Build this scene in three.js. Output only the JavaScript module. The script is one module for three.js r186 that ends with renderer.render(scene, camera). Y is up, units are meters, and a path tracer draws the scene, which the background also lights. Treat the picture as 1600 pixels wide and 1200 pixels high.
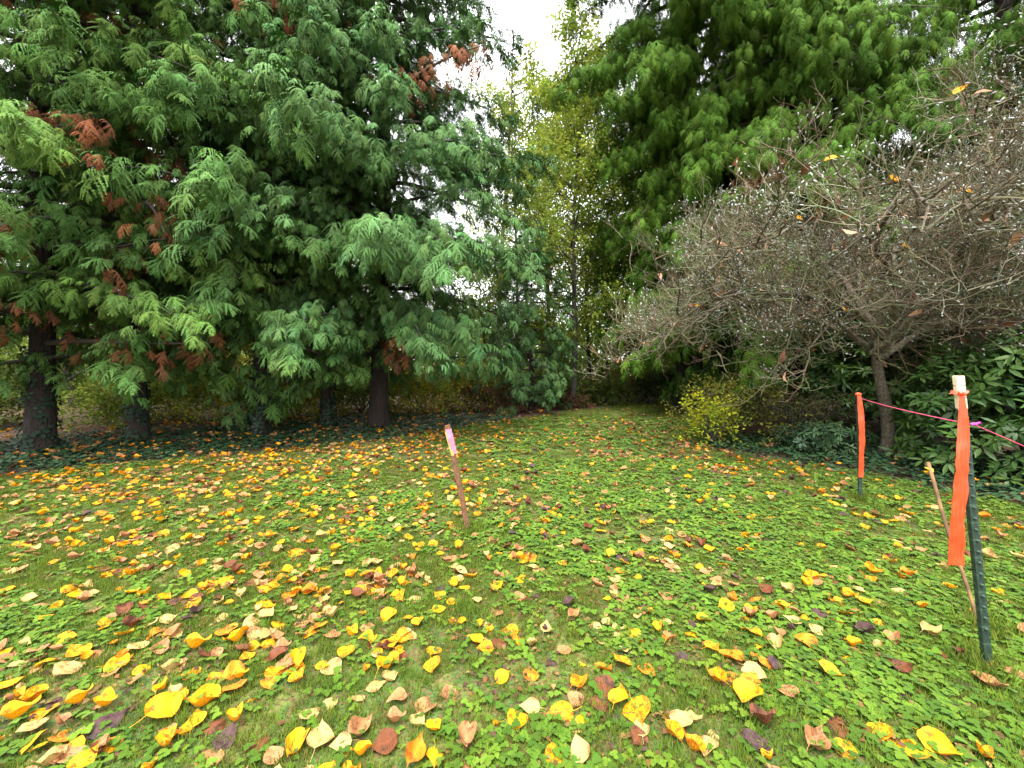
import * as THREE from 'three';
import { mergeGeometries } from 'three/addons/utils/BufferGeometryUtils.js';

// ------------------------------------------------------------------ camera, sky, sun, exposure
const scene = new THREE.Scene();
const FOC = 640, EYE = 1.5, HORIZON = 560;                       // focal length and eye level in pixels of the 1600 x 1200 picture
const camera = new THREE.PerspectiveCamera(2 * Math.atan(600 / FOC) * 180 / Math.PI, 4 / 3, 0.05, 600);
camera.position.set(0, EYE, 0);
camera.setViewOffset(1600, 1200, 0, 600 - HORIZON, 1600, 1200);
const renderer = new THREE.WebGLRenderer({ antialias: true });
renderer.toneMapping = THREE.LinearToneMapping;
renderer.toneMappingExposure = 6.3;
renderer.shadowMap.enabled = true;

{ // even overcast sky: three times brighter overhead than at the horizon, faintly blue
  const w = 64, h = 64, d = new Float32Array(w * h * 4);
  for (let j = 0; j < h; j++) {
    const el = ((j + 0.5) / h - 0.5) * Math.PI, s = Math.max(0, Math.sin(el));
    const L = 1.1 * (1 + 2 * s) / 3;
    for (let i = 0; i < w; i++) d.set([L * 0.985, L * 1.0, L * 1.03, 1], (j * w + i) * 4);
  }
  const t = new THREE.DataTexture(d, w, h, THREE.RGBAFormat, THREE.FloatType);
  t.mapping = THREE.EquirectangularReflectionMapping; t.magFilter = THREE.LinearFilter; t.minFilter = THREE.LinearFilter; t.needsUpdate = true;
  scene.background = t; scene.environment = t;
}
const sun = new THREE.DirectionalLight(new THREE.Color(1, 0.97, 0.92), 1.5);
sun.position.set(-3, 22, 4); sun.target.position.set(0, 0, -6);
sun.castShadow = true; sun.shadow.radius = 45; sun.shadow.mapSize.set(2048, 2048);
Object.assign(sun.shadow.camera, { left: -25, right: 25, top: 25, bottom: -25, near: 1, far: 70 });
scene.add(sun, sun.target);

// ------------------------------------------------------------------ random numbers, noise, placing
let seed = 1;
const reseed = (s) => { seed = s * 7919 + 13; };
const rnd = () => { seed = (seed + 0x6d2b79f5) | 0; let t = Math.imul(seed ^ (seed >>> 15), 1 | seed); t = (t + Math.imul(t ^ (t >>> 7), 61 | t)) ^ t; return ((t ^ (t >>> 14)) >>> 0) / 4294967296; };
const rr = (a, b) => a + (b - a) * rnd();
const pick = (a) => a[Math.floor(rnd() * a.length)];
const gauss = () => (rnd() + rnd() + rnd() + rnd() - 2);
const hash2 = (x, y) => { let n = Math.imul(x, 374761393) + Math.imul(y, 668265263); n = Math.imul(n ^ (n >>> 13), 1274126177); return ((n ^ (n >>> 16)) >>> 0) / 4294967296; };
function vnoise(x, y) {
  const xi = Math.floor(x), yi = Math.floor(y), a = x - xi, b = y - yi, u = a * a * (3 - 2 * a), v = b * b * (3 - 2 * b);
  return (hash2(xi, yi) * (1 - u) + hash2(xi + 1, yi) * u) * (1 - v) + (hash2(xi, yi + 1) * (1 - u) + hash2(xi + 1, yi + 1) * u) * v;
}
const fbm = (x, y) => 0.5 * vnoise(x, y) + 0.3 * vnoise(x * 2.1 + 7, y * 2.1 + 3) + 0.2 * vnoise(x * 4.3 + 1, y * 4.3 + 9);
const V = (x, y, z) => new THREE.Vector3(x, y, z);
const hgt = (x, z) => 0.05 * (fbm(x * 0.5 + 11, z * 0.5 + 5) - 0.5) + 0.018 * (vnoise(x * 3, z * 3) - 0.5);
// a picture point taken to the level ground: used to measure where things stand
function groundAt(px, py) { const z = FOC * EYE / (py - HORIZON); return [(px - 800) / FOC * z, -z]; }
const pointAt = (px, py, depth) => V((px - 800) / FOC * depth, EYE - (py - HORIZON) / FOC * depth, -depth);   // depth in metres along -z
const toPixel = (x, y, z) => [800 - FOC * x / z, HORIZON + FOC * (y - EYE) / z, -z];
const used = {};
function numbered(n) { const k = used[n] = (used[n] ?? -1) + 1; return k ? `${n}_${String(k).padStart(3, '0')}` : n; }
function thing(name, label, category, pos = [0, 0, 0], turn = 0, group) {
  const o = new THREE.Group(); o.name = numbered(name); o.position.set(...pos); o.rotation.y = turn;
  o.userData = { label, category }; if (group) o.userData.group = group;
  scene.add(o); return o;
}
function part(name, geo, mat, parent) {
  const m = new THREE.Mesh(geo, mat); m.name = name; m.castShadow = m.receiveShadow = true; parent.add(m); return m;
}
function top(name, geo, mat, label, category, group) {
  const m = new THREE.Mesh(geo, mat); m.name = numbered(name); m.castShadow = m.receiveShadow = true;
  m.userData = { label, category }; if (group) m.userData.group = group; scene.add(m); return m;
}
function setting(name, geo, mat) {
  const m = new THREE.Mesh(geo, mat); m.name = name; m.castShadow = m.receiveShadow = true; m.userData = { kind: 'structure' }; scene.add(m); return m;
}
// a growing list of copies: position, forward (local x), up (local y), size, colour
class Copies {
  constructor() { this.m = []; this.c = []; }
  add(p, f, u, s, c, sy = 1, sz = 1) {
    const X = f.clone().normalize(), Z = X.clone().cross(u).normalize(), Y = Z.clone().cross(X);
    const m = new THREE.Matrix4().makeBasis(X.multiplyScalar(s), Y.multiplyScalar(s * sy), Z.multiplyScalar(s * sz)); m.setPosition(p);
    this.m.push(m); this.c.push(c);
  }
  build(name, geo, mat, parent) {
    if (!this.m.length) return null;
    const o = new THREE.InstancedMesh(geo, mat, this.m.length);
    this.m.forEach((m, i) => { o.setMatrixAt(i, m); if (this.c[i]) o.setColorAt(i, this.c[i]); });
    o.name = name; o.castShadow = o.receiveShadow = true; o.userData = { kind: 'stuff' }; parent.add(o); return o;
  }
}
const col = (r, g, b) => new THREE.Color().setRGB(r, g, b);
function vary(c, amt, hue = 0.12) { const k = 1 + gauss() * amt; return col(c[0] * k * (1 + gauss() * hue), c[1] * k, c[2] * k * (1 + gauss() * hue)); }

// ------------------------------------------------------------------ geometry helpers
function geom(pos, idx, uv, colors) {
  const g = new THREE.BufferGeometry();
  g.setAttribute('position', new THREE.Float32BufferAttribute(pos, 3));
  if (uv) g.setAttribute('uv', new THREE.Float32BufferAttribute(uv, 2));
  if (colors) g.setAttribute('color', new THREE.Float32BufferAttribute(colors, 3));
  if (idx) g.setIndex(idx);
  g.computeVertexNormals(); return g;
}
function tube(pts, radii, seg = 6, lump = 0, closed = true) {     // tapered tube through points, uv in metres
  const pos = [], uv = [], idx = []; let along = 0, N = V(1, 0, 0);
  for (let i = 0; i < pts.length; i++) {
    const T = pts[Math.min(i + 1, pts.length - 1)].clone().sub(pts[Math.max(i - 1, 0)]).normalize();
    N = N.clone().sub(T.clone().multiplyScalar(N.dot(T))); if (N.lengthSq() < 1e-4) N = V(0, 0, 1).sub(T.clone().multiplyScalar(T.z)); N.normalize();
    const B = T.clone().cross(N);
    if (i) along += pts[i].distanceTo(pts[i - 1]);
    for (let k = 0; k <= seg; k++) {
      const a = k / seg * Math.PI * 2, r = radii[i] * (1 + lump * (hash2(i * 31 + 7, (k % seg) * 17 + pts.length) - 0.5));
      const p = pts[i].clone().addScaledVector(N, Math.cos(a) * r).addScaledVector(B, Math.sin(a) * r);
      pos.push(p.x, p.y, p.z); uv.push(k / seg * Math.PI * 2 * radii[0], along);
    }
  }
  const w = seg + 1;
  for (let i = 0; i < pts.length - 1; i++) for (let k = 0; k < seg; k++) { const a = i * w + k, b = a + w; idx.push(a, a + 1, b, b, a + 1, b + 1); }
  if (closed) for (const [i, flip] of [[0, 0], [pts.length - 1, 1]]) {
    const c = pos.length / 3; pos.push(pts[i].x, pts[i].y, pts[i].z); uv.push(0, 0);
    for (let k = 0; k < seg; k++) { const a = i * w + k; flip ? idx.push(a, a + 1, c) : idx.push(a + 1, a, c); }
  }
  return geom(pos, idx, uv);
}
const lerpPath = (fn, n) => Array.from({ length: n + 1 }, (_, i) => fn(i / n));
class Blades {                                                   // collects small flat leaf shapes
  constructor() { this.p = []; this.i = []; this.uv = []; }
  diamond(a, dir, side, len, wid, mid = 0.45, fold = 0) {          // four-cornered blade
    const n = this.p.length / 3, up = dir.clone().cross(side).normalize();
    const m = a.clone().addScaledVector(dir, len * mid), t = a.clone().addScaledVector(dir, len);
    const l = m.clone().addScaledVector(side, wid / 2).addScaledVector(up, fold * wid), r = m.clone().addScaledVector(side, -wid / 2).addScaledVector(up, fold * wid);
    for (const q of [a, l, t, r]) this.p.push(q.x, q.y, q.z);
    this.uv.push(0.5, 0, 1, mid, 0.5, 1, 0, mid);
    fold ? this.i.push(n, n + 1, n + 2, n, n + 2, n + 3) : this.i.push(n, n + 1, n + 2, n, n + 2, n + 3);
  }
  leaf(a, dir, side, len, wid, droop = 0.15, fold = 0.12) {         // six-sided leaf folded along its rib, 8 triangles
    const up = dir.clone().cross(side).normalize().multiplyScalar(-1), n = this.p.length / 3;
    const rows = [[0, 0.0], [0.28, 0.86], [0.6, 0.9], [1, 0.0]];
    for (const [t, w] of rows) {
      const c = a.clone().addScaledVector(dir, len * t).addScaledVector(up, -droop * len * t * t);
      for (const s of [-1, 0, 1]) { const q = c.clone().addScaledVector(side, s * w * wid / 2).addScaledVector(up, Math.abs(s) * w * fold * wid); this.p.push(q.x, q.y, q.z); this.uv.push(0.5 + s * w * 0.5, t); }
    }
    for (let r = 0; r < 3; r++) for (let s = 0; s < 2; s++) {
      const q = n + r * 3 + s, b = q + 3;
      if (r > 0) this.i.push(q, q + 1, b + 1); else this.i.push(n + 1, b + 1, b);
      if (r < 2 && r > 0) this.i.push(q, b + 1, b); else if (r === 2) { /* tip */ }
    }
  }
  geo() { return geom(this.p, this.i, this.uv); }
}
// ------------------------------------------------------------------ textures and materials
function dataTex(w, h, fn, srgb = true) {
  const d = new Uint8Array(w * h * 4);
  for (let j = 0; j < h; j++) for (let i = 0; i < w; i++) { const c = fn(i, j); d.set([c[0], c[1], c[2], 255].map((x) => Math.max(0, Math.min(255, x))), (j * w + i) * 4); }
  const t = new THREE.DataTexture(d, w, h); if (srgb) t.colorSpace = THREE.SRGBColorSpace;
  t.wrapS = t.wrapT = THREE.RepeatWrapping; t.magFilter = t.minFilter = THREE.LinearFilter; t.needsUpdate = true; return t;
}
const wrapN = (i, j, w, f, o = 0) => {                            // tiling noise on a w-pixel square, f cells across
  const x = i / w * f, y = j / w * f, xi = Math.floor(x), yi = Math.floor(y), a = x - xi, b = y - yi, u = a * a * (3 - 2 * a), v = b * b * (3 - 2 * b);
  const H = (p, q) => hash2((p % f) + o * 57, (q % f) + o * 91);
  return (H(xi, yi) * (1 - u) + H(xi + 1, yi) * u) * (1 - v) + (H(xi, yi + 1) * (1 - u) + H(xi + 1, yi + 1) * u) * v;
};
const mixc = (a, b, t) => a.map((x, k) => x + (b[k] - x) * t);
const barkTex = dataTex(128, 256, (i, j) => {
  const n = wrapN(i, j * 0.25, 128, 24, 1) * 0.55 + wrapN(i, j, 128, 32, 2) * 0.25 + wrapN(i, j * 0.5, 128, 8, 3) * 0.3;
  return mixc([20, 16, 13], [54, 42, 34], n);
});
const barkBump = dataTex(128, 256, (i, j) => { const n = 255 * (wrapN(i, j * 0.25, 128, 24, 1) * 0.7 + wrapN(i, j, 128, 32, 2) * 0.3); return [n, n, n]; }, false);
const greyBarkTex = dataTex(128, 128, (i, j) => {
  const n = wrapN(i, j, 128, 8, 4) * 0.5 + wrapN(i, j, 128, 32, 5) * 0.5, l = wrapN(i, j, 128, 14, 6) > 0.62 ? 0.6 : 0;
  return mixc(mixc([58, 48, 38], [98, 84, 66], n), [112, 116, 96], l);
});
const soilTex = dataTex(512, 512, (i, j) => {
  const n = wrapN(i, j, 512, 16, 7) * 0.4 + wrapN(i, j, 512, 64, 8) * 0.35 + wrapN(i, j, 512, 180, 9) * 0.25, r = wrapN(i, j, 512, 120, 10);
  return mixc(mixc([40, 28, 20], [92, 66, 44], n), [128, 84, 44], r > 0.72 ? 0.55 : 0);
});
const lawnTex = dataTex(1024, 1024, (i, j) => {
  const n = wrapN(i, j, 1024, 12, 11) * 0.35 + wrapN(i, j, 1024, 70, 12) * 0.35 + wrapN(i, j, 1024, 300, 13) * 0.3, m = wrapN(i, j, 1024, 22, 14), b = wrapN(i, j, 1024, 160, 15);
  let c = mixc([42, 62, 20], [78, 102, 34], n); c = mixc(c, [110, 100, 40], m > 0.6 ? 0.4 : 0); return mixc(c, [92, 62, 36], b > 0.6 ? 0.6 : 0);
});
const lawnBump = dataTex(512, 512, (i, j) => { const n = 255 * (wrapN(i, j, 512, 200, 13) * 0.6 + wrapN(i, j, 512, 60, 12) * 0.4); return [n, n, n]; }, false);
lawnTex.repeat.set(0.4, 0.4); lawnBump.repeat.set(0.6, 0.6); soilTex.repeat.set(0.45, 0.45); barkTex.repeat.set(1.4, 0.6); barkBump.repeat.set(1.4, 0.6); greyBarkTex.repeat.set(3, 3);
const M = {
  soil: new THREE.MeshStandardMaterial({ map: soilTex, roughness: 1 }),
  lawn: new THREE.MeshStandardMaterial({ map: lawnTex, bumpMap: lawnBump, bumpScale: 0.02, roughness: 1 }),
  bark: new THREE.MeshStandardMaterial({ map: barkTex, bumpMap: barkBump, bumpScale: 0.03, roughness: 0.95 }),
  greyBark: new THREE.MeshStandardMaterial({ map: greyBarkTex, roughness: 0.95 }),
  darkBark: new THREE.MeshStandardMaterial({ color: col(0.05, 0.042, 0.034), roughness: 0.9 }),
  leafy: new THREE.MeshPhysicalMaterial({ color: 0xffffff, roughness: 0.7, side: THREE.DoubleSide, specularIntensity: 0.1 }),
  thinLeaf: new THREE.MeshPhysicalMaterial({ color: 0xffffff, roughness: 0.9, transmission: 0.45, thickness: 0, side: THREE.DoubleSide, specularIntensity: 0.15 }),
  ivy: new THREE.MeshPhysicalMaterial({ color: 0xffffff, roughness: 0.6, side: THREE.DoubleSide, specularIntensity: 0.3 }),
  glossy: new THREE.MeshPhysicalMaterial({ color: 0xffffff, roughness: 0.42, specularIntensity: 0.55, side: THREE.DoubleSide }),
  twig: new THREE.MeshStandardMaterial({ color: 0xffffff, roughness: 0.95 }),
};

// ------------------------------------------------------------------ ground and lawn
const lawnEdge = [[-14, 2], [-9, -3.6], [-6.5, -5.2], [-5.45, -5.8], [-3.9, -6.6], [-2.3, -7.3], [-1.1, -8.9], [0.83, -10.7], [2.5, -12.4], [3.6, -13.2], [5.0, -13.2], [4.95, -11.2], [4.3, -9.2], [3.35, -7.1], [3.8, -6.1], [4.3, -5.4], [4.7, -4.7], [5.2, -4.0], [6.2, -3.2], [9, -1.5], [12, 2], [0, 6]];
function edgeDist(x, z) {                                          // metres to the lawn's edge, positive inside
  let inside = false, d = 1e9;
  for (let i = 0, j = lawnEdge.length - 1; i < lawnEdge.length; j = i++) {
    const [xi, zi] = lawnEdge[i], [xj, zj] = lawnEdge[j];
    if ((zi > z) !== (zj > z) && x < (xj - xi) * (z - zi) / (zj - zi) + xi) inside = !inside;
    const ex = xj - xi, ez = zj - zi, t = Math.max(0, Math.min(1, ((x - xi) * ex + (z - zi) * ez) / (ex * ex + ez * ez)));
    d = Math.min(d, Math.hypot(x - xi - t * ex, z - zi - t * ez));
  }
  return (inside ? d : -d) + (fbm(x * 1.3, z * 1.3) - 0.5) * 0.7;
}
{
  const axis = [-300, -120, -60, -35]; for (let v = -24; v <= 24; v += 0.4) axis.push(v); axis.push(35, 60, 120, 300);
  const grid = (keep, lift) => {
    const pos = [], uv = [], idx = [], n = axis.length;
    for (const z of axis) for (const x of axis) { pos.push(x, hgt(x, z) + lift, z); uv.push(x, z); }
    for (let j = 0; j < n - 1; j++) for (let i = 0; i < n - 1; i++) { const a = j * n + i; if (keep(axis[i], axis[j])) idx.push(a, a + n, a + 1, a + 1, a + n, a + n + 1); }
    return geom(pos, idx, uv);
  };
  setting('ground', grid(() => true, 0), M.soil);
  const s = 0.2, pos = [], uv = [], idx = [], nx = 140, nz = 90;      // the lawn as its own sheet with an uneven edge
  for (let j = 0; j <= nz; j++) for (let i = 0; i <= nx; i++) { const x = -14 + i * s, z = -14 + j * s; pos.push(x, hgt(x, z) + Math.min(0.02, 0.02 * edgeDist(x, z)) + 0.004, z); uv.push(x, z); }
  for (let j = 0; j < nz; j++) for (let i = 0; i < nx; i++) if (edgeDist(-14 + (i + 0.5) * s, -14 + (j + 0.5) * s) > -0.15) { const a = j * (nx + 1) + i; idx.push(a, a + nx + 1, a + 1, a + 1, a + nx + 1, a + nx + 2); }
  setting('lawn', geom(pos, idx, uv), M.lawn);
}

// ------------------------------------------------------------------ conifer sprays
function frond(sd, o) {                                            // a flat, nodding spray along +x, about one metre long before scaling
  reseed(sd); const b = new Blades();
  const { droop = 1.1, start = 0.25, width = 0.42, pairs = 7, fingers = 6, fw = 0.034, fl = 0.075, curl = 0.5 } = o;
  let p = V(0, 0, 0), n = 26; const axis = [];
  for (let i = 0; i <= n; i++) { const t = i / n, a = start - droop * Math.pow(t, 1.15); axis.push([p.clone(), V(Math.cos(a), Math.sin(a), 0)]); p = p.clone().addScaledVector(axis[i][1], 1 / n); }
  for (let i = 0; i < n; i += 2) b.diamond(axis[i][0], axis[i][1], V(0, 0, 1), 2.3 / n, 0.022, 0.5);
  for (let k = 0; k < pairs; k++) for (const s of [-1, 1]) {
    const t = Math.min(0.97, 0.06 + 0.9 * (k + (s > 0 ? 0.5 : 0) + rr(-0.2, 0.2)) / pairs), [q, T] = axis[Math.max(0, Math.round(t * n))];
    const len = width * (0.45 + 0.55 * Math.sin(Math.PI * Math.min(1, t * 0.85 + 0.18))) * (1 - 0.55 * t * t) * rr(0.5, 1.3), ang = rr(0.55, 1.15) - 0.25 * t; if (rnd() < 0.1) continue;
    const up = V(-T.y, T.x, 0); let d = T.clone().multiplyScalar(Math.cos(ang)).addScaledVector(V(0, 0, s), Math.sin(ang)).addScaledVector(up, rr(-0.45, 0.3)).normalize(); let c = q.clone(); const nf = Math.max(3, Math.round(fingers * len / width));
    for (let f = 0; f < nf; f++) {
      const u = f / nf, step = len / nf, side = d.clone().cross(up).normalize();
      b.diamond(c, d, side, step * 1.3, fw * 0.8, 0.5);
      for (const w of [-1, 1]) { const L = fl * (1 - 0.5 * u) * rr(0.7, 1.25), fd = d.clone().multiplyScalar(0.72).addScaledVector(side, w * 0.68).addScaledVector(up, rr(-0.5, 0.12)).normalize(); b.diamond(c.clone(), fd, fd.clone().cross(up).normalize(), L, fw * rr(0.8, 1.25), 0.55); }
      c = c.clone().addScaledVector(d, step); d = d.clone().addScaledVector(V(0, -1, 0), curl * rr(0.5, 1.4) / nf).normalize();
    }
    b.diamond(c, d, d.clone().cross(up).normalize(), fl * 0.8, fw, 0.5);
  }
  return b.geo();
}
const nodding = [1, 2, 3, 4, 5].map((s) => frond(100 + s, { droop: 1.5 + 0.16 * s, start: 0.6 - 0.07 * s, width: 0.32 + 0.03 * s, curl: 1.35, pairs: 8 + s % 3, fl: 0.07, fw: 0.036 }));
const hanging = [1, 2, 3, 4].map((s) => frond(200 + s, { droop: 1.5, start: 0.25 - 0.15 * s, width: 0.27 + 0.03 * s, curl: 1.3, pairs: 8 + s % 3, fl: 0.06, fw: 0.027 }));
const UP = V(0, 1, 0);
function conifer(label, o) {
  const { x, z, h = 12, R = 3, low = 1.2, nb = 60, trunk = 0.2, sd = 1, tint, kinds = nodding, size = [0.22, 0.5], dense = 1, dead = 0.08, bottom = 0.85, sag = 0.4, group, trunks = 1, ivy = 0, reach = null, hang = 0 } = o;
  reseed(1000 + sd);
  const t = thing('conifer_tree', label, 'conifer', [x, hgt(x, z) - 0.03, z], 0, group);
  for (let k = 0; k < trunks; k++) {
    const ox = k ? rr(-0.7, 0.7) : 0, oz = k ? rr(-0.5, 0.5) : 0, lx = rr(-0.25, 0.25), rise = (i) => Math.pow(i / 18, 1.7), pts = lerpPath((q) => { const s = rise(q * 18); return V(ox + lx * s + 0.04 * Math.sin(s * 9 + sd), s * h * 0.97, oz + 0.05 * Math.cos(s * 7 + sd)); }, 18);
    part('trunk', tube(pts, pts.map((_, i) => trunk * (k ? 0.7 : 1) * ((1 - rise(i)) * 0.9 + 0.1 + 0.42 * Math.exp(-rise(i) * h * 4))), 14, 0.2), M.bark, t);
  }
  const live = kinds.map(() => new Copies()), gone = new Copies(), crown = new THREE.Group(); crown.name = 'crown'; crown.userData = { kind: 'stuff' };
  for (let i = 0; i < nb; i++) {
    const s = Math.pow((i + rnd()) / nb, 0.95), y = low + (h - low) * s, az = i * 2.39996 + rr(-0.35, 0.35);
    const shape = s < 0.22 ? bottom + (1 - bottom) * s / 0.22 : 1 - 0.86 * Math.pow((s - 0.22) / 0.78, 1.25);
    let len = R * shape * rr(0.7, 1.12); const out = V(Math.cos(az), 0, Math.sin(az));
    if (reach) len *= reach(az, y);
    const isDead = rnd() < dead; if (isDead) len *= 0.92;
    const rise = rr(-0.05, 0.3), sg = sag * rr(0.7, 1.3), tip = rr(0.1, 0.28), nod = rr(0.1, 0.6);
    const path = (u) => V(out.x * len * u, y + len * (rise * u - sg * Math.pow(u, 1.6) + tip * u * u * u) - nod * Math.pow(u, 4), out.z * len * u);
    const pts = lerpPath(path, 6), r0 = 0.018 + 0.012 * len;
    part('branch', tube(pts, pts.map((_, k) => r0 * (1 - k / 6.6)), 5, 0.1, false), M.darkBark, t);
    const side = V(-out.z, 0, out.x), nodes = Math.ceil(len * 13 * dense);
    for (let k = 0; k < nodes; k++) {
      const u = 0.1 + 0.9 * Math.pow((k + rnd()) / nodes, 0.85), p = path(u), tan = path(Math.min(1, u + 0.05)).sub(path(u - 0.05)).normalize(), sgn = k % 2 ? 1 : -1;
      const yaw = rr(0.35, 1.25) * sgn, d = out.clone().multiplyScalar(Math.cos(yaw)).addScaledVector(side, Math.sin(yaw));
      const sub = Math.min(1.1, (0.15 + 0.5 * (1 - u)) * len * 0.6) * rr(0.3, 1), cnt = 1 + Math.floor(sub / 0.3);
      for (let c = 0; c < cnt; c++) {
        const q = p.clone().addScaledVector(d, sub * (c + 0.4) / cnt).add(V(rr(-0.08, 0.08), -0.16 * sub * c / cnt + rr(-0.34, 0.22), rr(-0.08, 0.08)));
        const f0 = d.clone().multiplyScalar(rr(0.7, 1)).addScaledVector(out, 0.35), size1 = rr(...size) * (0.75 + 0.35 * u), fan = isDead ? 1 : 2 + (rnd() < 0.4 ? 1 : 0);
        const tone = vary(tint, 0.22);
        for (let w = 0; w < fan; w++) {
          const f = f0.clone().add(V(rr(-0.7, 0.7), rr(-1.0, 0.1) - hang, rr(-0.7, 0.7))), up = UP.clone().add(V(rr(-0.35, 0.35), 0, rr(-0.35, 0.35)));
          if (isDead) { if (rnd() < 0.8) gone.add(q, f.add(V(0, -0.7, 0)), up, size1 * 0.8, vary([0.16, 0.062, 0.03], 0.3)); }
          else live[Math.floor(rnd() * live.length)].add(q.clone().add(V(rr(-0.05, 0.05), rr(-0.06, 0.06), rr(-0.05, 0.05))), f, up, size1 * rr(0.75, 1.1), tone.clone().multiplyScalar(rr(0.88, 1.12)));
        }
      }
    }
    if (!isDead) for (let k = 0; k < 3; k++) live[k % live.length].add(path(1 - 0.05 * k), out.clone().add(V(rr(-0.5, 0.5), rr(-0.2, 0.15), rr(-0.5, 0.5))), UP, rr(...size) * 1.1, vary(tint, 0.16));
  }
  t.add(crown);
  live.forEach((c, k) => c.build('spray', kinds[k], M.leafy, crown));
  gone.build('dead_spray', nodding[2], M.leafy, t);
  if (ivy) {
    const iv = new Copies();
    for (let k = 0; k < ivy; k++) { const a = rnd() * 6.283, yy = Math.pow(rnd(), 1.5) * 1.7, r = trunk * (1.05 + 0.4 * Math.max(0, 0.5 - yy)) + rr(0, 0.05); iv.add(V(Math.cos(a) * r, yy, Math.sin(a) * r), V(Math.cos(a) * 0.5, -1, Math.sin(a) * 0.5), V(Math.cos(a), 0.4, Math.sin(a)), rr(0.8, 1.4), vary([0.016, 0.034, 0.018], 0.3)); }
    iv.build('climbing_ivy', ivyLeaf, M.ivy, t);
  }
  return t;
}
// ------------------------------------------------------------------ small leaf shapes
function ivyGeo() { const b = new Blades(); reseed(77); for (let k = 0; k < 3; k++) { const a = k * 2.1 + rr(-0.3, 0.3), d = V(Math.cos(a), rr(-0.1, 0.25), Math.sin(a)).normalize(), s = V(-Math.sin(a), rr(-0.2, 0.2), Math.cos(a)).normalize(); b.leaf(d.clone().multiplyScalar(0.012).add(V(0, 0.02 * k, 0)), d, s, 0.055, 0.05, 0.2, 0.08); } return b.geo(); }
const ivyLeaf = ivyGeo();
function leafCluster(sd, n, len, wid, spread, along = 0.25) {
  const b = new Blades(); reseed(sd);
  for (let k = 0; k < n; k++) { const a = k * 2.4 + rr(-0.4, 0.4), e = rr(-0.6, 0.5), d = V(0.5 + Math.cos(a) * 0.4, Math.sin(e), Math.sin(a)).normalize(), s = d.clone().cross(V(rr(-0.4, 0.4), 1, rr(-0.4, 0.4))).normalize(); b.leaf(V(along * k / n, rr(-spread, spread), rr(-spread, spread)), d, s, len * rr(0.7, 1.2), wid * rr(0.8, 1.2), rr(0.05, 0.3), 0.1); }
  return b.geo();
}
const smallLeaves = [leafCluster(301, 6, 0.085, 0.055, 0.05), leafCluster(302, 6, 0.075, 0.05, 0.06), leafCluster(303, 5, 0.09, 0.06, 0.04)];
function rosetteGeo(sd) { const b = new Blades(); reseed(sd); for (let k = 0; k < 10; k++) { const a = k * 2.4, e = k < 5 ? rr(-0.35, 0.05) : rr(0.1, 0.5), d = V(Math.cos(a) * Math.cos(e), Math.sin(e), Math.sin(a) * Math.cos(e)), s = V(-Math.sin(a), 0, Math.cos(a)); b.leaf(d.clone().multiplyScalar(0.02), d, s, rr(0.11, 0.16), rr(0.035, 0.05), rr(0.1, 0.35), 0.1); } return b.geo(); }
const rosettes = [rosetteGeo(401), rosetteGeo(402)];
// ------------------------------------------------------------------ broadleaf trees, shrubs, brambles
function broadleaf(label, o) {
  const { x, z, h = 9, R = 2.4, low = 1.5, nb = 16, trunk = 0.09, lean = [0, 0], sd = 1, tint, per = 60, up = 0.9, size = [0.8, 1.3], name = 'young_broadleaf_tree', group = 'thin broadleaf trees behind the lawn', mat = M.thinLeaf } = o;
  reseed(3000 + sd);
  const t = thing(name, label, 'tree', [x, hgt(x, z) - 0.03, z], 0, group);
  const ax = (s) => V(lean[0] * s + 0.1 * Math.sin(s * 6 + sd), h * s, lean[1] * s + 0.08 * Math.cos(s * 5 + sd)), tp = lerpPath(ax, 12);
  part('trunk', tube(tp, tp.map((_, i) => trunk * (1 - i / 13.5) + (i ? 0 : trunk * 0.35)), 8, 0.12), M.darkBark, t);
  const cs = smallLeaves.map(() => new Copies());
  for (let i = 0; i < nb; i++) {
    const s = low / h + (0.97 - low / h) * (i + rnd()) / nb, az = i * 2.4 + rr(-0.4, 0.4), base = ax(s), len = R * (1.1 - 0.62 * s) * rr(0.6, 1.15), out = V(Math.cos(az), 0, Math.sin(az));
    const bend = rr(-0.5, 0.1), path = (u) => base.clone().addScaledVector(out, len * u).add(V(0.08 * Math.sin(u * 7 + i), len * (up * u + bend * u * u), 0.08 * Math.cos(u * 6 + i)));
    const pts = lerpPath(path, 6); part('branch', tube(pts, pts.map((_, k) => (0.008 + trunk * 0.24) * (1 - k / 6.5)), 5, 0, false), M.darkBark, t);
    for (let k = 0; k < per; k++) {
      const u = 0.15 + 0.85 * Math.sqrt(rnd()), sp = 0.12 + 0.3 * len * (1 - Math.abs(u - 0.6)), p = path(u).add(V(gauss() * sp, gauss() * sp * 0.8, gauss() * sp));
      cs[k % cs.length].add(p, V(gauss(), rr(-0.8, 0.3), gauss()), V(gauss() * 0.5, 1, gauss() * 0.5), rr(...size), vary(pick(tint), 0.22));
    }
  }
  const crown = new THREE.Group(); crown.name = 'crown'; crown.userData = { kind: 'stuff' }; t.add(crown);
  cs.forEach((c, k) => c.build('leaves', smallLeaves[k], mat, crown)); return t;
}
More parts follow.
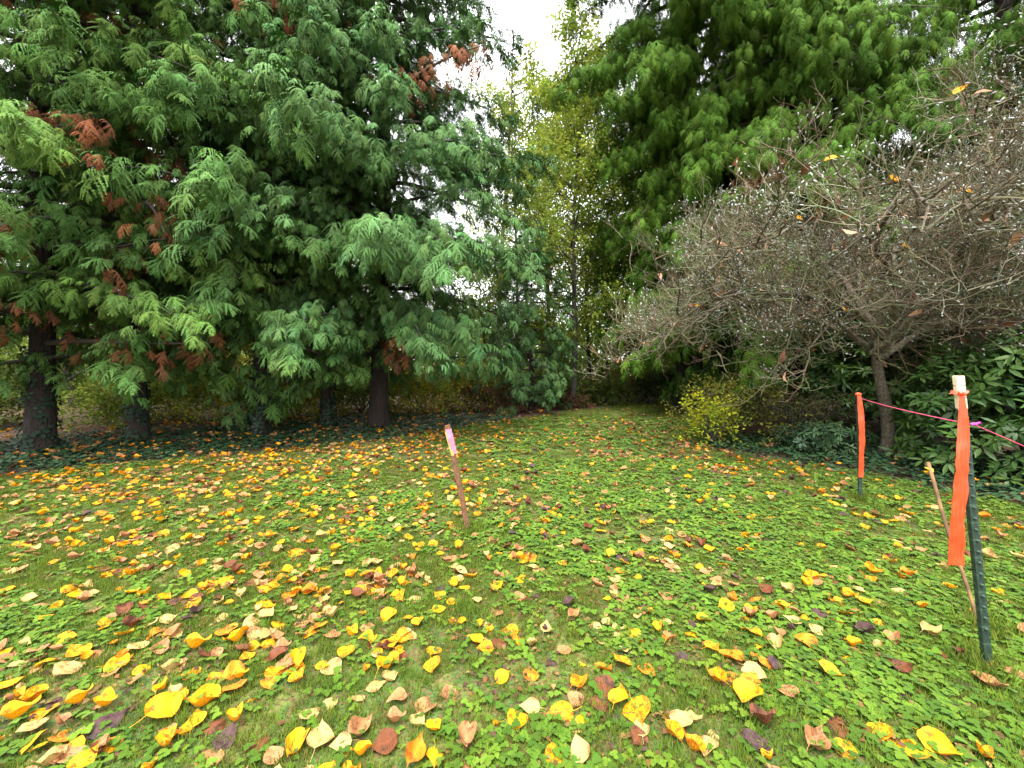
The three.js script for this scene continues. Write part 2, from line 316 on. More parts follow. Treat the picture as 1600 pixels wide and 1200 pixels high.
function shrub(name, label, category, o) {
  const { x, z, r = 1, rz = r, h = 1, stems = 9, n = 500, sd = 1, tint, size = [0.7, 1.1], geos = smallLeaves, mat = M.thinLeaf, shell = 0.5, group, stemMat = M.darkBark, rosette = false } = o;
  reseed(5000 + sd);
  const t = thing(name, label, category, [x, hgt(x, z) - 0.02, z], 0, group), cs = geos.map(() => new Copies());
  for (let i = 0; i < stems; i++) {
    const az = i * 2.4 + rr(-0.4, 0.4), d = rr(0.35, 0.95), path = (u) => V(Math.cos(az) * r * d * u + 0.05 * Math.sin(u * 8 + i), h * rr(0.96, 1.0) * Math.sin(Math.min(1.9, u * (1.2 + d * 0.5))) * (1.1 - 0.45 * d), Math.sin(az) * rz * d * u + 0.05 * Math.cos(u * 9 + i)), pts = lerpPath(path, 7);
    part('stem', tube(pts, pts.map((_, k) => (0.007 + 0.009 * h) * (1 - k / 8)), 5, 0, false), stemMat, t);
    for (let k = 0; k < n / stems * 0.4; k++) { const p = path(rr(0.3, 1)), sp = 0.1 + 0.06 * r; cs[k % cs.length].add(p.add(V(gauss() * sp, gauss() * sp, gauss() * sp)), V(gauss(), rr(-0.6, 0.5), gauss()), V(gauss() * 0.6, 1, gauss() * 0.6), rr(...size), vary(pick(tint), 0.22)); }
  }
  for (let k = 0; k < n * 0.6; k++) {
    const az = rnd() * 6.283, cy = Math.pow(rnd(), 0.8), q = shell + (1 - shell) * Math.sqrt(rnd()), lump = 0.78 + 0.45 * vnoise(az * 1.6 + sd * 9, cy * 3 + sd), c = Math.sqrt(Math.max(0, 1 - cy * cy * 0.92)), nrm = V(Math.cos(az) * c, cy * 0.9, Math.sin(az) * c);
    const p = V(nrm.x * r * q * lump, cy * h * q * (0.8 + 0.3 * lump), nrm.z * rz * q * lump);
    rosette ? cs[k % cs.length].add(p, V(gauss(), gauss() * 0.4, gauss()), nrm.clone().add(V(gauss() * 0.4, 0.8, gauss() * 0.4)), rr(...size), vary(pick(tint), 0.2))
      : cs[k % cs.length].add(p, nrm.clone().add(V(gauss(), rr(-0.8, 0.4), gauss())), V(gauss() * 0.6, 1, gauss() * 0.6), rr(...size), vary(pick(tint), 0.22));
  }
  const f = new THREE.Group(); f.name = 'foliage'; f.userData = { kind: 'stuff' }; t.add(f);
  cs.forEach((c, k) => c.build('leaves', geos[k], mat, f)); return t;
}
console.log('helpers ready');

// ------------------------------------------------------------------ the conifers
const blueGreen = [0.077, 0.155, 0.04], deepGreen = [0.05, 0.108, 0.03], freshGreen = [0.058, 0.118, 0.014];
const rowL = 'conifers in a row beside the lawn';
conifer('big conifer nearest the picture\'s left edge, low sprays beside its thick dark trunk', { x: -7.5, z: -6.5, h: 14, R: 3.3, low: 1.7, nb: 118, trunk: 0.17, sd: 1, tint: [0.09, 0.162, 0.034], dead: 0.15, group: rowL, ivy: 150, bottom: 0.9 });
conifer('conifer second from the left with a skirt of drooping sprays over its trunk', { x: -6.7, z: -7.3, h: 14, R: 3.2, low: 1.4, nb: 116, trunk: 0.135, sd: 2, tint: [0.074, 0.148, 0.034], dead: 0.14, group: rowL, ivy: 120, bottom: 0.75 });
conifer('conifer third from the left, its dark trunk bare near the ground', { x: -4.8, z: -7.8, h: 14, R: 2.7, low: 1.75, nb: 104, trunk: 0.13, sd: 3, tint: blueGreen, dead: 0.1, group: rowL, ivy: 160, bottom: 0.75 });
conifer('slim conifer behind the others with a thin straight black trunk', { x: -3.95, z: -8.8, h: 14, R: 2.3, low: 1.7, nb: 84, trunk: 0.11, sd: 4, tint: deepGreen, dead: 0.1, group: rowL, ivy: 110 });
conifer('broad blue-green conifer with sprays sweeping low behind the pink-flagged stake', { x: -2.85, z: -8.9, h: 17, R: 3.4, low: 1.5, nb: 150, dense: 1.3, reach: (az, y) => (y < 3.5 && Math.cos(az) > 0.3 ? 0.85 : y < 9 && Math.cos(az) > 0.3 ? 1.04 : 1), trunk: 0.19, sd: 5, tint: [0.08, 0.16, 0.05], dead: 0.07, group: rowL, bottom: 0.9 });
conifer('small narrow conifer at the far end of the left row, sprays to the ground', { x: 0.55, z: -11.6, h: 5.6, R: 1.5, low: 0.5, nb: 60, trunk: 0.08, sd: 6, tint: [0.062, 0.124, 0.04], dead: 0.07, size: [0.24, 0.4], group: rowL });
conifer('tall conifer with long hanging sprays above the far end of the lawn', { x: 5.0, z: -11.4, h: 20, R: 4.2, low: 2.2, nb: 185, reach: (az, y) => (0.66 + 0.52 * Math.max(0, Math.min(1, (y - 6.8) / 3.5))) * (y > 11 && Math.cos(az) < -0.2 ? 1.15 : 1), trunk: 0.24, sd: 7, tint: freshGreen, kinds: hanging, hang: 0.8, size: [0.3, 0.56], dead: 0.012, sag: 0.6, trunks: 2, bottom: 1, dense: 1.6 });
conifer('many-stemmed fresh green conifer with bare inner branches behind the bare twiggy tree', { x: 6.6, z: -9.6, h: 17, R: 3.5, low: 1.2, nb: 160, trunk: 0.2, sd: 8, tint: [0.062, 0.124, 0.016], kinds: hanging, hang: 0.8, size: [0.26, 0.46], dead: 0.012, sag: 0.55, trunks: 3, dense: 1.6 });
conifer('dark conifer filling the gap behind the bare twiggy tree at the right edge', { x: 10.2, z: -8.6, h: 18, R: 3.5, low: 0.8, nb: 150, dense: 1.3, trunk: 0.2, sd: 9, tint: [0.05, 0.102, 0.016], kinds: hanging, hang: 0.8, size: [0.3, 0.5], dead: 0.012 });
conifer('dark conifer in the second row behind the two leftmost trunks', { x: -10.4, z: -10.6, h: 14, R: 3.0, low: 2.3, nb: 90, trunk: 0.2, sd: 21, tint: deepGreen, dead: 0.06, group: 'conifers behind the front row' });
conifer('dark conifer in the second row between the third and the slim trunk', { x: -6.4, z: -11.2, h: 14, R: 2.7, low: 2.4, nb: 84, trunk: 0.18, sd: 22, tint: deepGreen, dead: 0.06, group: 'conifers behind the front row' });
conifer('tall dark conifer behind the many-stemmed one at upper right', { x: 8.6, z: -12.2, h: 17, R: 3.4, low: 2.0, nb: 150, dense: 1.3, trunk: 0.2, sd: 23, tint: [0.058, 0.108, 0.022], kinds: hanging, hang: 0.8, size: [0.34, 0.58], dead: 0.012, group: 'conifers behind the front row' });
console.log('conifers');

// ------------------------------------------------------------------ woods behind
const yg = [[0.21, 0.275, 0.036], [0.17, 0.235, 0.032], [0.27, 0.3, 0.042]], ol = [[0.10, 0.14, 0.026], [0.13, 0.16, 0.03]], gold = [[0.42, 0.34, 0.028], [0.3, 0.28, 0.03]];
broadleaf('slender yellow-green tree with a forked dark trunk beyond the lawn\'s end', { x: 1.75, z: -12.4, h: 10.2, R: 2.7, low: 1.5, nb: 28, trunk: 0.09, lean: [0.4, 0], sd: 1, tint: yg, per: 210, size: [0.7, 1.2] });
broadleaf('airy yellow-green tree just behind the slender forked one', { x: 3.0, z: -16, h: 10, R: 3.2, low: 1.0, nb: 26, trunk: 0.08, sd: 2, tint: yg, per: 150, size: [0.7, 1.2] });
broadleaf('tall leafy tree closing the view between the two conifer groups', { x: 1.6, z: -19, h: 14.5, R: 4, low: 2, nb: 30, trunk: 0.12, sd: 13, tint: [...yg, ol[1]], per: 95, size: [1.3, 2.2] });
broadleaf('broad green tree behind the tall hanging conifer', { x: 6.5, z: -19, h: 13, R: 4, low: 2, nb: 26, trunk: 0.12, sd: 14, tint: ol, per: 150, size: [1.3, 2.2] });
broadleaf('leafy yellow-green tree under the white gap of sky', { x: 0.1, z: -15.5, h: 11.5, R: 3.2, low: 2.5, nb: 26, trunk: 0.08, sd: 12, tint: [...yg, ol[1]], per: 120, size: [0.7, 1.1] });
broadleaf('nearly bare tall tree with thin wisps of leaf against the white sky', { x: -0.6, z: -18, h: 16, R: 3, low: 7, nb: 20, trunk: 0.13, lean: [0.6, 0], sd: 3, tint: [[0.1, 0.085, 0.03]], per: 26, size: [0.6, 0.9] });
broadleaf('olive-leaved tree seen between the slim conifer and the broad one', { x: -6.5, z: -15, h: 6.5, R: 2.6, low: 1.0, nb: 18, trunk: 0.09, sd: 4, tint: [...yg, ...gold], per: 130 });
broadleaf('golden-leaved tree glimpsed behind the third conifer', { x: -9.5, z: -14, h: 5.5, R: 2.4, low: 0.8, nb: 16, trunk: 0.08, sd: 5, tint: gold, per: 130 });
broadleaf('dull green tree behind the small narrow conifer', { x: -1.2, z: -16.5, h: 5.2, R: 2.6, low: 0.9, nb: 18, trunk: 0.08, sd: 6, tint: ol, per: 130 });
broadleaf('dark green tree closing the far end of the lawn', { x: 5.2, z: -17, h: 7, R: 3, low: 0.9, nb: 20, trunk: 0.11, sd: 7, tint: ol, per: 130 });
broadleaf('thin dark-stemmed tree at the lawn\'s far corner', { x: 3.3, z: -14.2, h: 6, R: 1.8, low: 1.5, nb: 14, trunk: 0.06, sd: 8, tint: [...ol, ...yg], per: 130 });
broadleaf('shaded leafy tree behind the hanging conifer\'s trunks', { x: 8.5, z: -15, h: 7, R: 3, low: 0.8, nb: 18, trunk: 0.1, sd: 9, tint: ol, per: 130 });
broadleaf('yellowing tree far behind the leftmost conifers', { x: -14, z: -13, h: 6, R: 3, low: 0.6, nb: 18, trunk: 0.1, sd: 10, tint: [...yg, ...ol], per: 130 });
{ // the wood farther off reads as one dark mass
  reseed(91); const c = new Copies();
  for (let k = 0; k < 16000; k++) { const a = rr(-1.25, 1.25), d = rr(20, 34), y = Math.pow(rnd(), 1.2) * (2.6 + 2.6 * vnoise(a * 9, 3)); c.add(V(Math.sin(a) * d, y, -Math.cos(a) * d), V(gauss(), rr(-0.8, 0.3), gauss()), V(gauss() * 0.5, 1, gauss() * 0.5), rr(2.4, 4.2), vary(pick([...ol, yg[1]]), 0.3)); }
  const o = c.build('distant_woodland', smallLeaves[0], M.thinLeaf, scene); o.userData.label = 'dull green woodland far behind the garden'; o.userData.category = 'woodland';
}
const und = 'undergrowth bushes behind the conifers';
[[-11.5, -8.6, 1.3, 1.2, ol, 'low green bush behind the leftmost trunk'], [-8.9, -9.6, 1.3, 1.0, [...ol, ...yg], 'yellow-green bush between the two leftmost trunks'], [-7.2, -10.2, 1.4, 1.1, [...gold, ...yg], 'golden bush behind the second and third trunks'],
  [-5.6, -10.6, 1.3, 1.0, [...yg, ...gold], 'spreading yellow bush just left of the slim trunk'], [-4.2, -11.4, 1.2, 1.1, ol, 'olive bush behind the slim black trunk'], [-2.6, -11.6, 1.3, 1.2, [...gold, ...yg], 'golden olive bush just right of the broad conifer\'s trunk'],
  [-1.2, -12, 1.1, 1.3, [...yg, ...gold], 'bright yellow bush above the brown bramble thicket'], [1.7, -13.2, 1.0, 0.9, ol, 'green bush right of the small narrow conifer'], [3.1, -13.9, 1.2, 0.8, ol, 'low dark bush at the very end of the lawn'],
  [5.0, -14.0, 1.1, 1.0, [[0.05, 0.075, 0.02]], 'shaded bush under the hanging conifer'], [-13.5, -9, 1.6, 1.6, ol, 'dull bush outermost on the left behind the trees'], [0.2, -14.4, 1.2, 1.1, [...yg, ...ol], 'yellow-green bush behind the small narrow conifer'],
].forEach(([x, z, r, h, tint, label], i) => shrub('undergrowth_bush', label, 'bush', { x, z, r, h, tint, n: 1100, stems: 9, sd: i, group: und, shell: 0.35 }));
const rust = [[0.16, 0.06, 0.028], [0.10, 0.045, 0.022], [0.09, 0.07, 0.025]];
shrub('bramble_thicket', 'reddish brown bramble thicket behind the lawn, beside the broad conifer', 'brambles', { x: -0.5, z: -11.4, r: 1.5, rz: 0.6, h: 0.85, tint: rust, n: 800, stems: 22, sd: 40, shell: 0.2, size: [0.5, 0.85] });
shrub('bramble_thicket', 'rusty brown thicket in the wood\'s shade at the lawn\'s far end', 'brambles', { x: 4.1, z: -14.3, r: 1.3, rz: 0.6, h: 1.2, tint: [[0.2, 0.065, 0.03], [0.12, 0.05, 0.025]], n: 500, stems: 14, sd: 41, shell: 0.2, size: [0.5, 0.85] });
shrub('bramble_thicket', 'low brown tangle under the small narrow conifer', 'brambles', { x: 1.6, z: -12.2, r: 0.9, rz: 0.5, h: 0.45, tint: rust, n: 400, stems: 12, sd: 42, shell: 0.2, size: [0.45, 0.7] });
// right-hand border
shrub('yellow_shrub', 'small bright yellow-leaved shrub at the corner of the lawn', 'shrub', { x: 3.5, z: -7.2, r: 0.48, h: 0.88, tint: [[0.42, 0.42, 0.02], [0.28, 0.36, 0.025]], n: 200, stems: 13, sd: 50, size: [0.55, 0.85], shell: 0.25 });
shrub('leggy_shrub', 'leggy olive shrub with arching stems behind the bright yellow one', 'shrub', { x: 4.3, z: -7.9, r: 1.2, h: 1.15, tint: [[0.2, 0.2, 0.025], [0.13, 0.14, 0.025]], n: 620, stems: 18, sd: 51, size: [0.55, 0.85], shell: 0.3 });
shrub('leggy_shrub', 'dark twiggy shrub between the yellow shrub and the orange ribbons', 'shrub', { x: 5.0, z: -7.3, r: 1.1, h: 1.0, tint: [[0.05, 0.055, 0.02], [0.07, 0.06, 0.022]], n: 420, stems: 20, sd: 52, size: [0.5, 0.8], shell: 0.3 });
const rg = [[0.046, 0.1, 0.02], [0.058, 0.115, 0.022], [0.034, 0.075, 0.018]], rh = 'rhododendrons in the border';
shrub('rhododendron', 'large rhododendron with glossy dark leaves behind the green metal post', 'rhododendron', { x: 6.7, z: -5.2, r: 1.35, rz: 1.1, h: 1.75, tint: rg, n: 900, stems: 16, sd: 60, geos: rosettes, mat: M.glossy, shell: 0.72, rosette: true, size: [0.85, 1.25], group: rh });
shrub('rhododendron', 'rhododendron at the right edge crossed by the pink string', 'rhododendron', { x: 6.6, z: -3.9, r: 0.95, h: 1.25, tint: rg, n: 550, stems: 12, sd: 61, geos: rosettes, mat: M.glossy, shell: 0.72, rosette: true, size: [0.8, 1.15], group: rh });
shrub('rhododendron', 'taller rhododendron behind the twiggy tree\'s trunk', 'rhododendron', { x: 7.0, z: -7.6, r: 1.7, rz: 1, h: 2.9, tint: rg, n: 950, stems: 16, sd: 62, geos: rosettes, mat: M.glossy, shell: 0.7, rosette: true, size: [0.85, 1.25], group: rh });
shrub('rhododendron', 'low glossy-leaved shrub at the foot of the dark twiggy shrub', 'shrub', { x: 4.9, z: -6.45, r: 0.55, h: 0.5, tint: [[0.06, 0.11, 0.045], [0.04, 0.08, 0.035]], n: 260, stems: 8, sd: 63, geos: rosettes, mat: M.glossy, shell: 0.5, rosette: true, size: [0.5, 0.8], group: rh });
console.log('woods and shrubs');

// ------------------------------------------------------------------ the bare twiggy tree with furry buds
const perch = [];
{
  reseed(7001);
  const bx = 5.75, bz = -6.3, t = thing('budding_tree', 'bare spreading tree of tangled lichen-grey twigs with furry buds and brown leaves', 'tree', [bx, hgt(bx, bz) - 0.03, bz]);
  const fork = V(-0.22, 1.6, 0.15), trunkPts = lerpPath((s) => V(-0.22 * s + 0.06 * Math.sin(s * 5), 1.63 * s, 0.15 * s), 8);
  part('trunk', tube(trunkPts, trunkPts.map((_, i) => 0.085 - 0.003 * i + (i ? 0 : 0.06)), 10, 0.25), M.greyBark, t);
  function twigGeo(sd) {
    reseed(sd); const g = [], tips = [];
    const grow = (p, d, len, r, depth) => {
      const pts = [p]; let q = p.clone(), e = d.clone();
      for (let k = 0; k < 4; k++) { e = e.add(V(gauss() * 0.28, gauss() * 0.25 + 0.06, gauss() * 0.28)).normalize(); q = q.clone().addScaledVector(e, len / 4); pts.push(q); if (depth && k > 0) grow(q, e.clone().add(V(gauss(), gauss() + 0.25, gauss())).normalize(), len * rr(0.35, 0.6), r * 0.7, depth - 1); }
      g.push(tube(pts, pts.map((_, k) => r * (1 - k * 0.14)), 3, 0, false)); tips.push([q, e]);
    };
    grow(V(0, 0, 0), V(1, 0.1, 0), 0.44, 0.006, 2);
    const bud = [];
    for (const [q, e] of tips) { const s = new THREE.SphereGeometry(1, 5, 4).toNonIndexed(); s.deleteAttribute('uv'); const m = new THREE.Matrix4().makeRotationFromQuaternion(new THREE.Quaternion().setFromUnitVectors(UP, e)); m.scale(V(0.0065, 0.017, 0.0065)); m.setPosition(q.clone().addScaledVector(e, 0.014)); s.applyMatrix4(m); bud.push(s); }
    return [mergeGeometries(g), mergeGeometries(bud)];
  }
  const kinds = [7101, 7102, 7103].map(twigGeo), tw = kinds.map(() => new Copies()), bd = kinds.map(() => new Copies());
  reseed(7002);
  const bark = [[0.115, 0.08, 0.042], [0.08, 0.054, 0.03], [0.14, 0.135, 0.078], [0.08, 0.095, 0.034]], hang = [];
  const limbs = 17;
  for (let i = 0; i < limbs; i++) {
    const high = i >= 13, az = high ? [-0.5, 0.35, 0.9, -0.1][i - 13] : i * 2.39996 + 0.4, out = V(Math.cos(az), 0, Math.sin(az)), left = Math.max(0, -out.x), len = (high ? 1.25 : 1) * rr(2.5, 3.1) + 0.55 * left + 0.2 * Math.max(0, out.z), elev = high ? 1.05 : [0.05, 0.5, 0.9, 1.35, 0.2][i % 5] + rr(-0.1, 0.1);
    const path = (u) => fork.clone().add(V(out.x * len * u * Math.cos(elev * 0.7), len * (Math.sin(elev) * 1.15 * u + 0.25 * Math.sin(u * 3) - 0.2 * u * u), out.z * len * u * Math.cos(elev * 0.7))).add(V(0.12 * Math.sin(u * 9 + i), 0.1 * Math.sin(u * 11 + i * 2) - (0 * u), 0.12 * Math.cos(u * 8 + i)));
    const pts = lerpPath(path, 9); part('limb', tube(pts, pts.map((_, k) => 0.046 * (1 - k / 11)), 6, 0.2, false), M.greyBark, t);
    for (let k = 0; k < 22; k++) { const w = k % 3; tw[w].add(path(rr(0.06, 0.9)), V(gauss() * 1.2, gauss() - 0.35, gauss() * 1.2), V(gauss(), 1, gauss()), rr(0.8, 1.5), vary(pick(bark), 0.2)); }
    for (let j = 0; j < 13; j++) {
      const u0 = 0.16 + 0.84 * (j + rnd() * 0.8) / 13, b = path(u0), a2 = az + (j % 2 ? 1 : -1) * rr(0.35, 1.5), l2 = rr(0.8, 1.7) * (1.1 - 0.35 * u0), o2 = V(Math.cos(a2), rr(-0.45, 0.65), Math.sin(a2)), sag2 = rr(0, 0.75);
      const p2 = (u) => b.clone().addScaledVector(o2, l2 * u).add(V(0.09 * Math.sin(u * 9 + j), -sag2 * l2 * u * u + 0.08 * Math.sin(u * 12 + j), 0.09 * Math.cos(u * 10 + j))), q2 = lerpPath(p2, 8);
      part('branch', tube(q2, q2.map((_, k) => 0.017 * (1 - k / 9.5)), 5, 0.25, false), M.greyBark, t);
      for (let k = 0; k < 20; k++) {
        const u = 0.08 + 0.92 * (k + rnd()) / 20, p = p2(u), d = o2.clone().multiplyScalar(0.6).add(V(gauss() * 1.2, gauss() * 0.9 + 0.25, gauss() * 1.2)), w = Math.floor(rnd() * 3), c = vary(pick(bark), 0.2), upv = V(gauss(), 1, gauss()), s = rr(0.7, 1.25);
        tw[w].add(p, d, upv, s, c); if (rnd() < 0.2) bd[w].add(p, d, upv, s, vary([0.28, 0.29, 0.27], 0.2, 0.04));
        perch.push(V(p.x + bx, p.y, p.z + bz)); if (rnd() < 0.055) hang.push(p.add(V(gauss() * 0.12, -0.05, gauss() * 0.12)));
      }
    }
  }
  const crown = new THREE.Group(); crown.name = 'crown'; crown.userData = { kind: 'stuff' }; t.add(crown);
  tw.forEach((c, k) => c.build('twigs', kinds[k][0], M.twig, crown)); bd.forEach((c, k) => c.build('furry_buds', kinds[k][1], M.twig, crown));
  const lf = [0, 1].map((k) => { const b = new Blades(); reseed(7200 + k); b.leaf(V(0, 0, 0), V(1, 0, 0), V(0, 0, 1), 0.14, 0.06, 0.5, 0.25 * (k + 0.4)); return b.geo(); });
  const mats = [[0.30, 0.12, 0.055], [0.36, 0.19, 0.10], [0.2, 0.08, 0.045], [0.28, 0.15, 0.09]].map((c) => new THREE.MeshStandardMaterial({ color: col(...c), roughness: 0.9, side: THREE.DoubleSide }));
  hang.filter((_, k) => k % Math.ceil(hang.length / 290) === 0).forEach((p) => { const m = part('withered_leaf', pick(lf), pick(mats), t); m.position.copy(p); m.rotation.set(rr(0, 6), rr(0, 6), -1.2 + rr(-0.6, 0.6)); m.scale.setScalar(rr(0.8, 1.4)); });
}
console.log('budding tree');

// ------------------------------------------------------------------ posts, stakes, ribbons, string
const paint = (c, o = {}) => new THREE.MeshStandardMaterial({ color: col(...c), roughness: 0.7, ...o });
const noisy = (a, b, f, o, t = 0.5) => dataTex(64, 128, (i, j) => mixc(a, b, Math.max(0, Math.min(1, (wrapN(i, j, 64, f, o) * 0.6 + wrapN(i, j, 64, f * 3, o + 1) * 0.4 - t) * 5 + 0.5))));
const metre = (t, k) => { t.repeat.set(k, k); return t; };
const greenPaint = new THREE.MeshStandardMaterial({ map: metre(noisy([26, 44, 36], [50, 70, 56], 6, 31), 6), roughness: 0.55 });
const tipPaint = new THREE.MeshStandardMaterial({ map: metre(noisy([205, 192, 160], [120, 76, 44], 5, 33, 0.66), 9), roughness: 0.75 });
const woodTex = dataTex(64, 256, (i, j) => mixc([66, 42, 28], [128, 88, 60], wrapN(i, j * 0.1, 64, 20, 35) * 0.7 + wrapN(i, j, 64, 6, 36) * 0.3));
const woodMat = new THREE.MeshStandardMaterial({ map: metre(woodTex, 5), roughness: 0.85 });
const ribbonMat = (c) => new THREE.MeshPhysicalMaterial({ color: col(...c), roughness: 0.5, transmission: 0.25, thickness: 0, side: THREE.DoubleSide });
const orangeMat = new THREE.MeshPhysicalMaterial({ map: metre(noisy([246, 86, 44], [232, 72, 32], 4, 44), 1.5), roughness: 0.4, transmission: 0.3, thickness: 0, side: THREE.DoubleSide });
function tee(base, topP, label, studs, tip) {                       // steel post of T section with studs and a light painted tip
  const dir = topP.clone().sub(base), H = dir.length(); dir.normalize();
  const t = thing('metal_post', label, 'post', [base.x, base.y, base.z]);
  t.quaternion.setFromUnitVectors(UP, dir);
  const sec = (y0, y1, grow) => { const s = new THREE.Shape(), g = grow; s.moveTo(-0.017 - g, -0.004 - g); s.lineTo(0.017 + g, -0.004 - g); s.lineTo(0.017 + g, 0.002 + g); s.lineTo(0.003 + g, 0.002 + g); s.lineTo(0.003 + g, 0.026 + g); s.lineTo(-0.003 - g, 0.026 + g); s.lineTo(-0.003 - g, 0.002 + g); s.lineTo(-0.017 - g, 0.002 + g); s.closePath();
    const e = new THREE.ExtrudeGeometry(s, { depth: y1 - y0, bevelEnabled: true, bevelThickness: 0.001, bevelSize: 0.001, bevelSegments: 1, steps: 1 }); e.rotateX(-Math.PI / 2); e.rotateY(0.0); e.translate(0, y0, 0); return e; };
  part('shaft', sec(-0.2, H - (tip ? 0.16 : 0.004), 0), greenPaint, t);
  if (tip) part('painted_tip', sec(H - 0.158, H, 0.0006), tipPaint, t).userData.label = 'cream painted tip with rusty chips';
  const sg = new THREE.CylinderGeometry(0.005, 0.008, 0.012, 8); sg.rotateX(Math.PI / 2);
  for (let k = 0; k < studs; k++) { const m = part('stud', sg, greenPaint, t); m.position.set(0, H - 0.2 - k * 0.053, 0.0105); }
  return t;
}
function ribbon(fn, n, width, twist, thick = 0.0012) {               // a strip of tape along a path, with thickness
  const pos = [], idx = [], uv = [];
  for (let i = 0; i <= n; i++) { const u = i / n, p = fn(u), a = twist(u), w = width(u) / 2, s = V(Math.cos(a), 0, Math.sin(a)), nn = V(-Math.sin(a), 0, Math.cos(a));
    for (const [x, q] of [[-1, 1], [-0.4, 1.25], [0.3, 0.6], [1, 1], [1, -1], [0.3, -1.4], [-0.4, -0.75], [-1, -1]]) { const v = p.clone().addScaledVector(s, x * w).addScaledVector(nn, q * thick + w * (0.16 * Math.sin(u * 5.3 + x * 2.2) + 0.5 * (vnoise(u * 7 + x, x * 1.5 + 4) - 0.5) + 0.22 * (vnoise(u * 23, x * 3 + 9) - 0.5))); pos.push(v.x, v.y, v.z); uv.push(x, u); } }
  for (let i = 0; i < n; i++) for (let k = 0; k < 8; k++) { const a = i * 8 + k, b = i * 8 + (k + 1) % 8; idx.push(a, b, a + 8, b, b + 8, a + 8); }
  return geom(pos, idx, uv);
}
const [gx, gz] = groundAt(1546, 1052), postBase = V(gx, hgt(gx, gz) - 0.01, gz), postTop = pointAt(1499, 588, -gz - 0.02);
tee(postBase, postTop, 'green studded steel post with a chipped cream tip and an orange ribbon', 20, true);
const onPost = (h) => postBase.clone().lerp(postTop, h);
{ // ribbon tied round the near post
  const k = onPost(0.945), t = thing('orange_ribbon', 'long wide orange flagging ribbon tied to the near green post', 'ribbon', [k.x, k.y, k.z], 0, 'orange flagging ribbons');
  const hangTop = V(-0.022, -0.006, 0.024);
  part('tail', ribbon((u) => hangTop.clone().add(V(-0.022 * Math.sin(u * 1.5) + 0.004 * Math.sin(u * 7), -0.80 * u, 0.014 * Math.sin(u * 4))), 64, (u) => 0.016 + 0.05 * Math.min(1, u * 2.6), (u) => 0.5 - 0.45 * Math.min(1, u * 2)), orangeMat, t);
  const loop = Array.from({ length: 15 }, (_, i) => { const a = i / 14 * 6.283; return V(0.025 * Math.cos(a), 0.006 * Math.sin(a * 2) , 0.026 * Math.sin(a) - 0.006); });
  part('wrap', tube(loop, loop.map((_, i) => 0.006 + 0.003 * Math.sin(i * 2.1)), 6, 0.4, false), orangeMat, t);
  const kn = new THREE.IcosahedronGeometry(0.013, 1); kn.scale(1.2, 0.9, 0.8); kn.translate(-0.024, 0, 0.024); part('knot', kn, orangeMat, t);
  part('short_end', ribbon((u) => V(-0.026 - 0.04 * u, 0.004 - 0.008 * u + 0.01 * Math.sin(u * 3), 0.024), 5, (u) => 0.008 + 0.02 * u, () => 0.2), orangeMat, t);
}
const farZ = 4.25, farTop = pointAt(1341, 613, farZ), farBase = V(farTop.x + 0.05, hgt(farTop.x, -farZ) - 0.01, -farZ - 0.03);
tee(farBase, V(farTop.x + 0.028, farTop.y - 0.01, -farZ - 0.03), 'slim green steel post half hidden behind the far orange ribbon', 12, false);
{
  const t = thing('orange_ribbon', 'smaller orange ribbon hanging from the post at the pink string\'s far end', 'ribbon', [farTop.x, farTop.y - 0.02, farTop.z], 0, 'orange flagging ribbons');
  part('tail', ribbon((u) => V(0.03 * Math.sin(u * 2.2) - 0.002, -0.86 * u, 0.012 + 0.01 * Math.sin(u * 5)), 60, (u) => 0.03 + 0.034 * Math.min(1, u * 3), (u) => 0.3 * Math.cos(u * 3)), orangeMat, t);
  const kn = new THREE.IcosahedronGeometry(0.024, 1); kn.scale(1.3, 0.8, 0.9); part('knot', kn, orangeMat, t);
}
{ // pink string from the far post round the near post and off into the rhododendron
  const a = V(farTop.x + 0.02, farTop.y - 0.06, farTop.z), b = onPost(0.845).add(V(0, 0, 0.026)), c = V(5.6, 0.42, -3.35), pts = [];
  const seg = (p, q, sag, n) => { for (let i = 0; i <= n; i++) { const u = i / n; pts.push(p.clone().lerp(q, u).add(V(0, -sag * 4 * u * (1 - u), 0))); } };
  seg(a, b.clone().add(V(-0.005, 0, 0)), 0.012, 10); seg(b.clone().add(V(0.012, 0, 0)), pointAt(1604, 699, 1.98), 0, 6); seg(pointAt(1610, 701.5, 1.99), c, 0.02, 8);
  const t = thing('pink_string', 'taut pink twine running from the far post to the near post and away', 'string');
  part('line', tube(pts, pts.map(() => 0.0022), 5), paint([0.8, 0.07, 0.2]), t);
  const k = new THREE.IcosahedronGeometry(0.011, 1); k.scale(1.5, 0.6, 0.7); k.translate(b.x + 0.012, b.y, b.z + 0.004); const kp = part('knot', k, paint([0.72, 0.035, 0.42]), t); kp.userData.label = 'magenta knot';
  const e1 = [b.clone().add(V(0.02, 0.002, 0.004)), b.clone().add(V(0.036, 0.008, 0.008)), b.clone().add(V(0.042, 0.001, 0.008))]; part('loose_end', tube(e1, [0.004, 0.004, 0.002], 5), paint([0.72, 0.035, 0.42]), t);
}
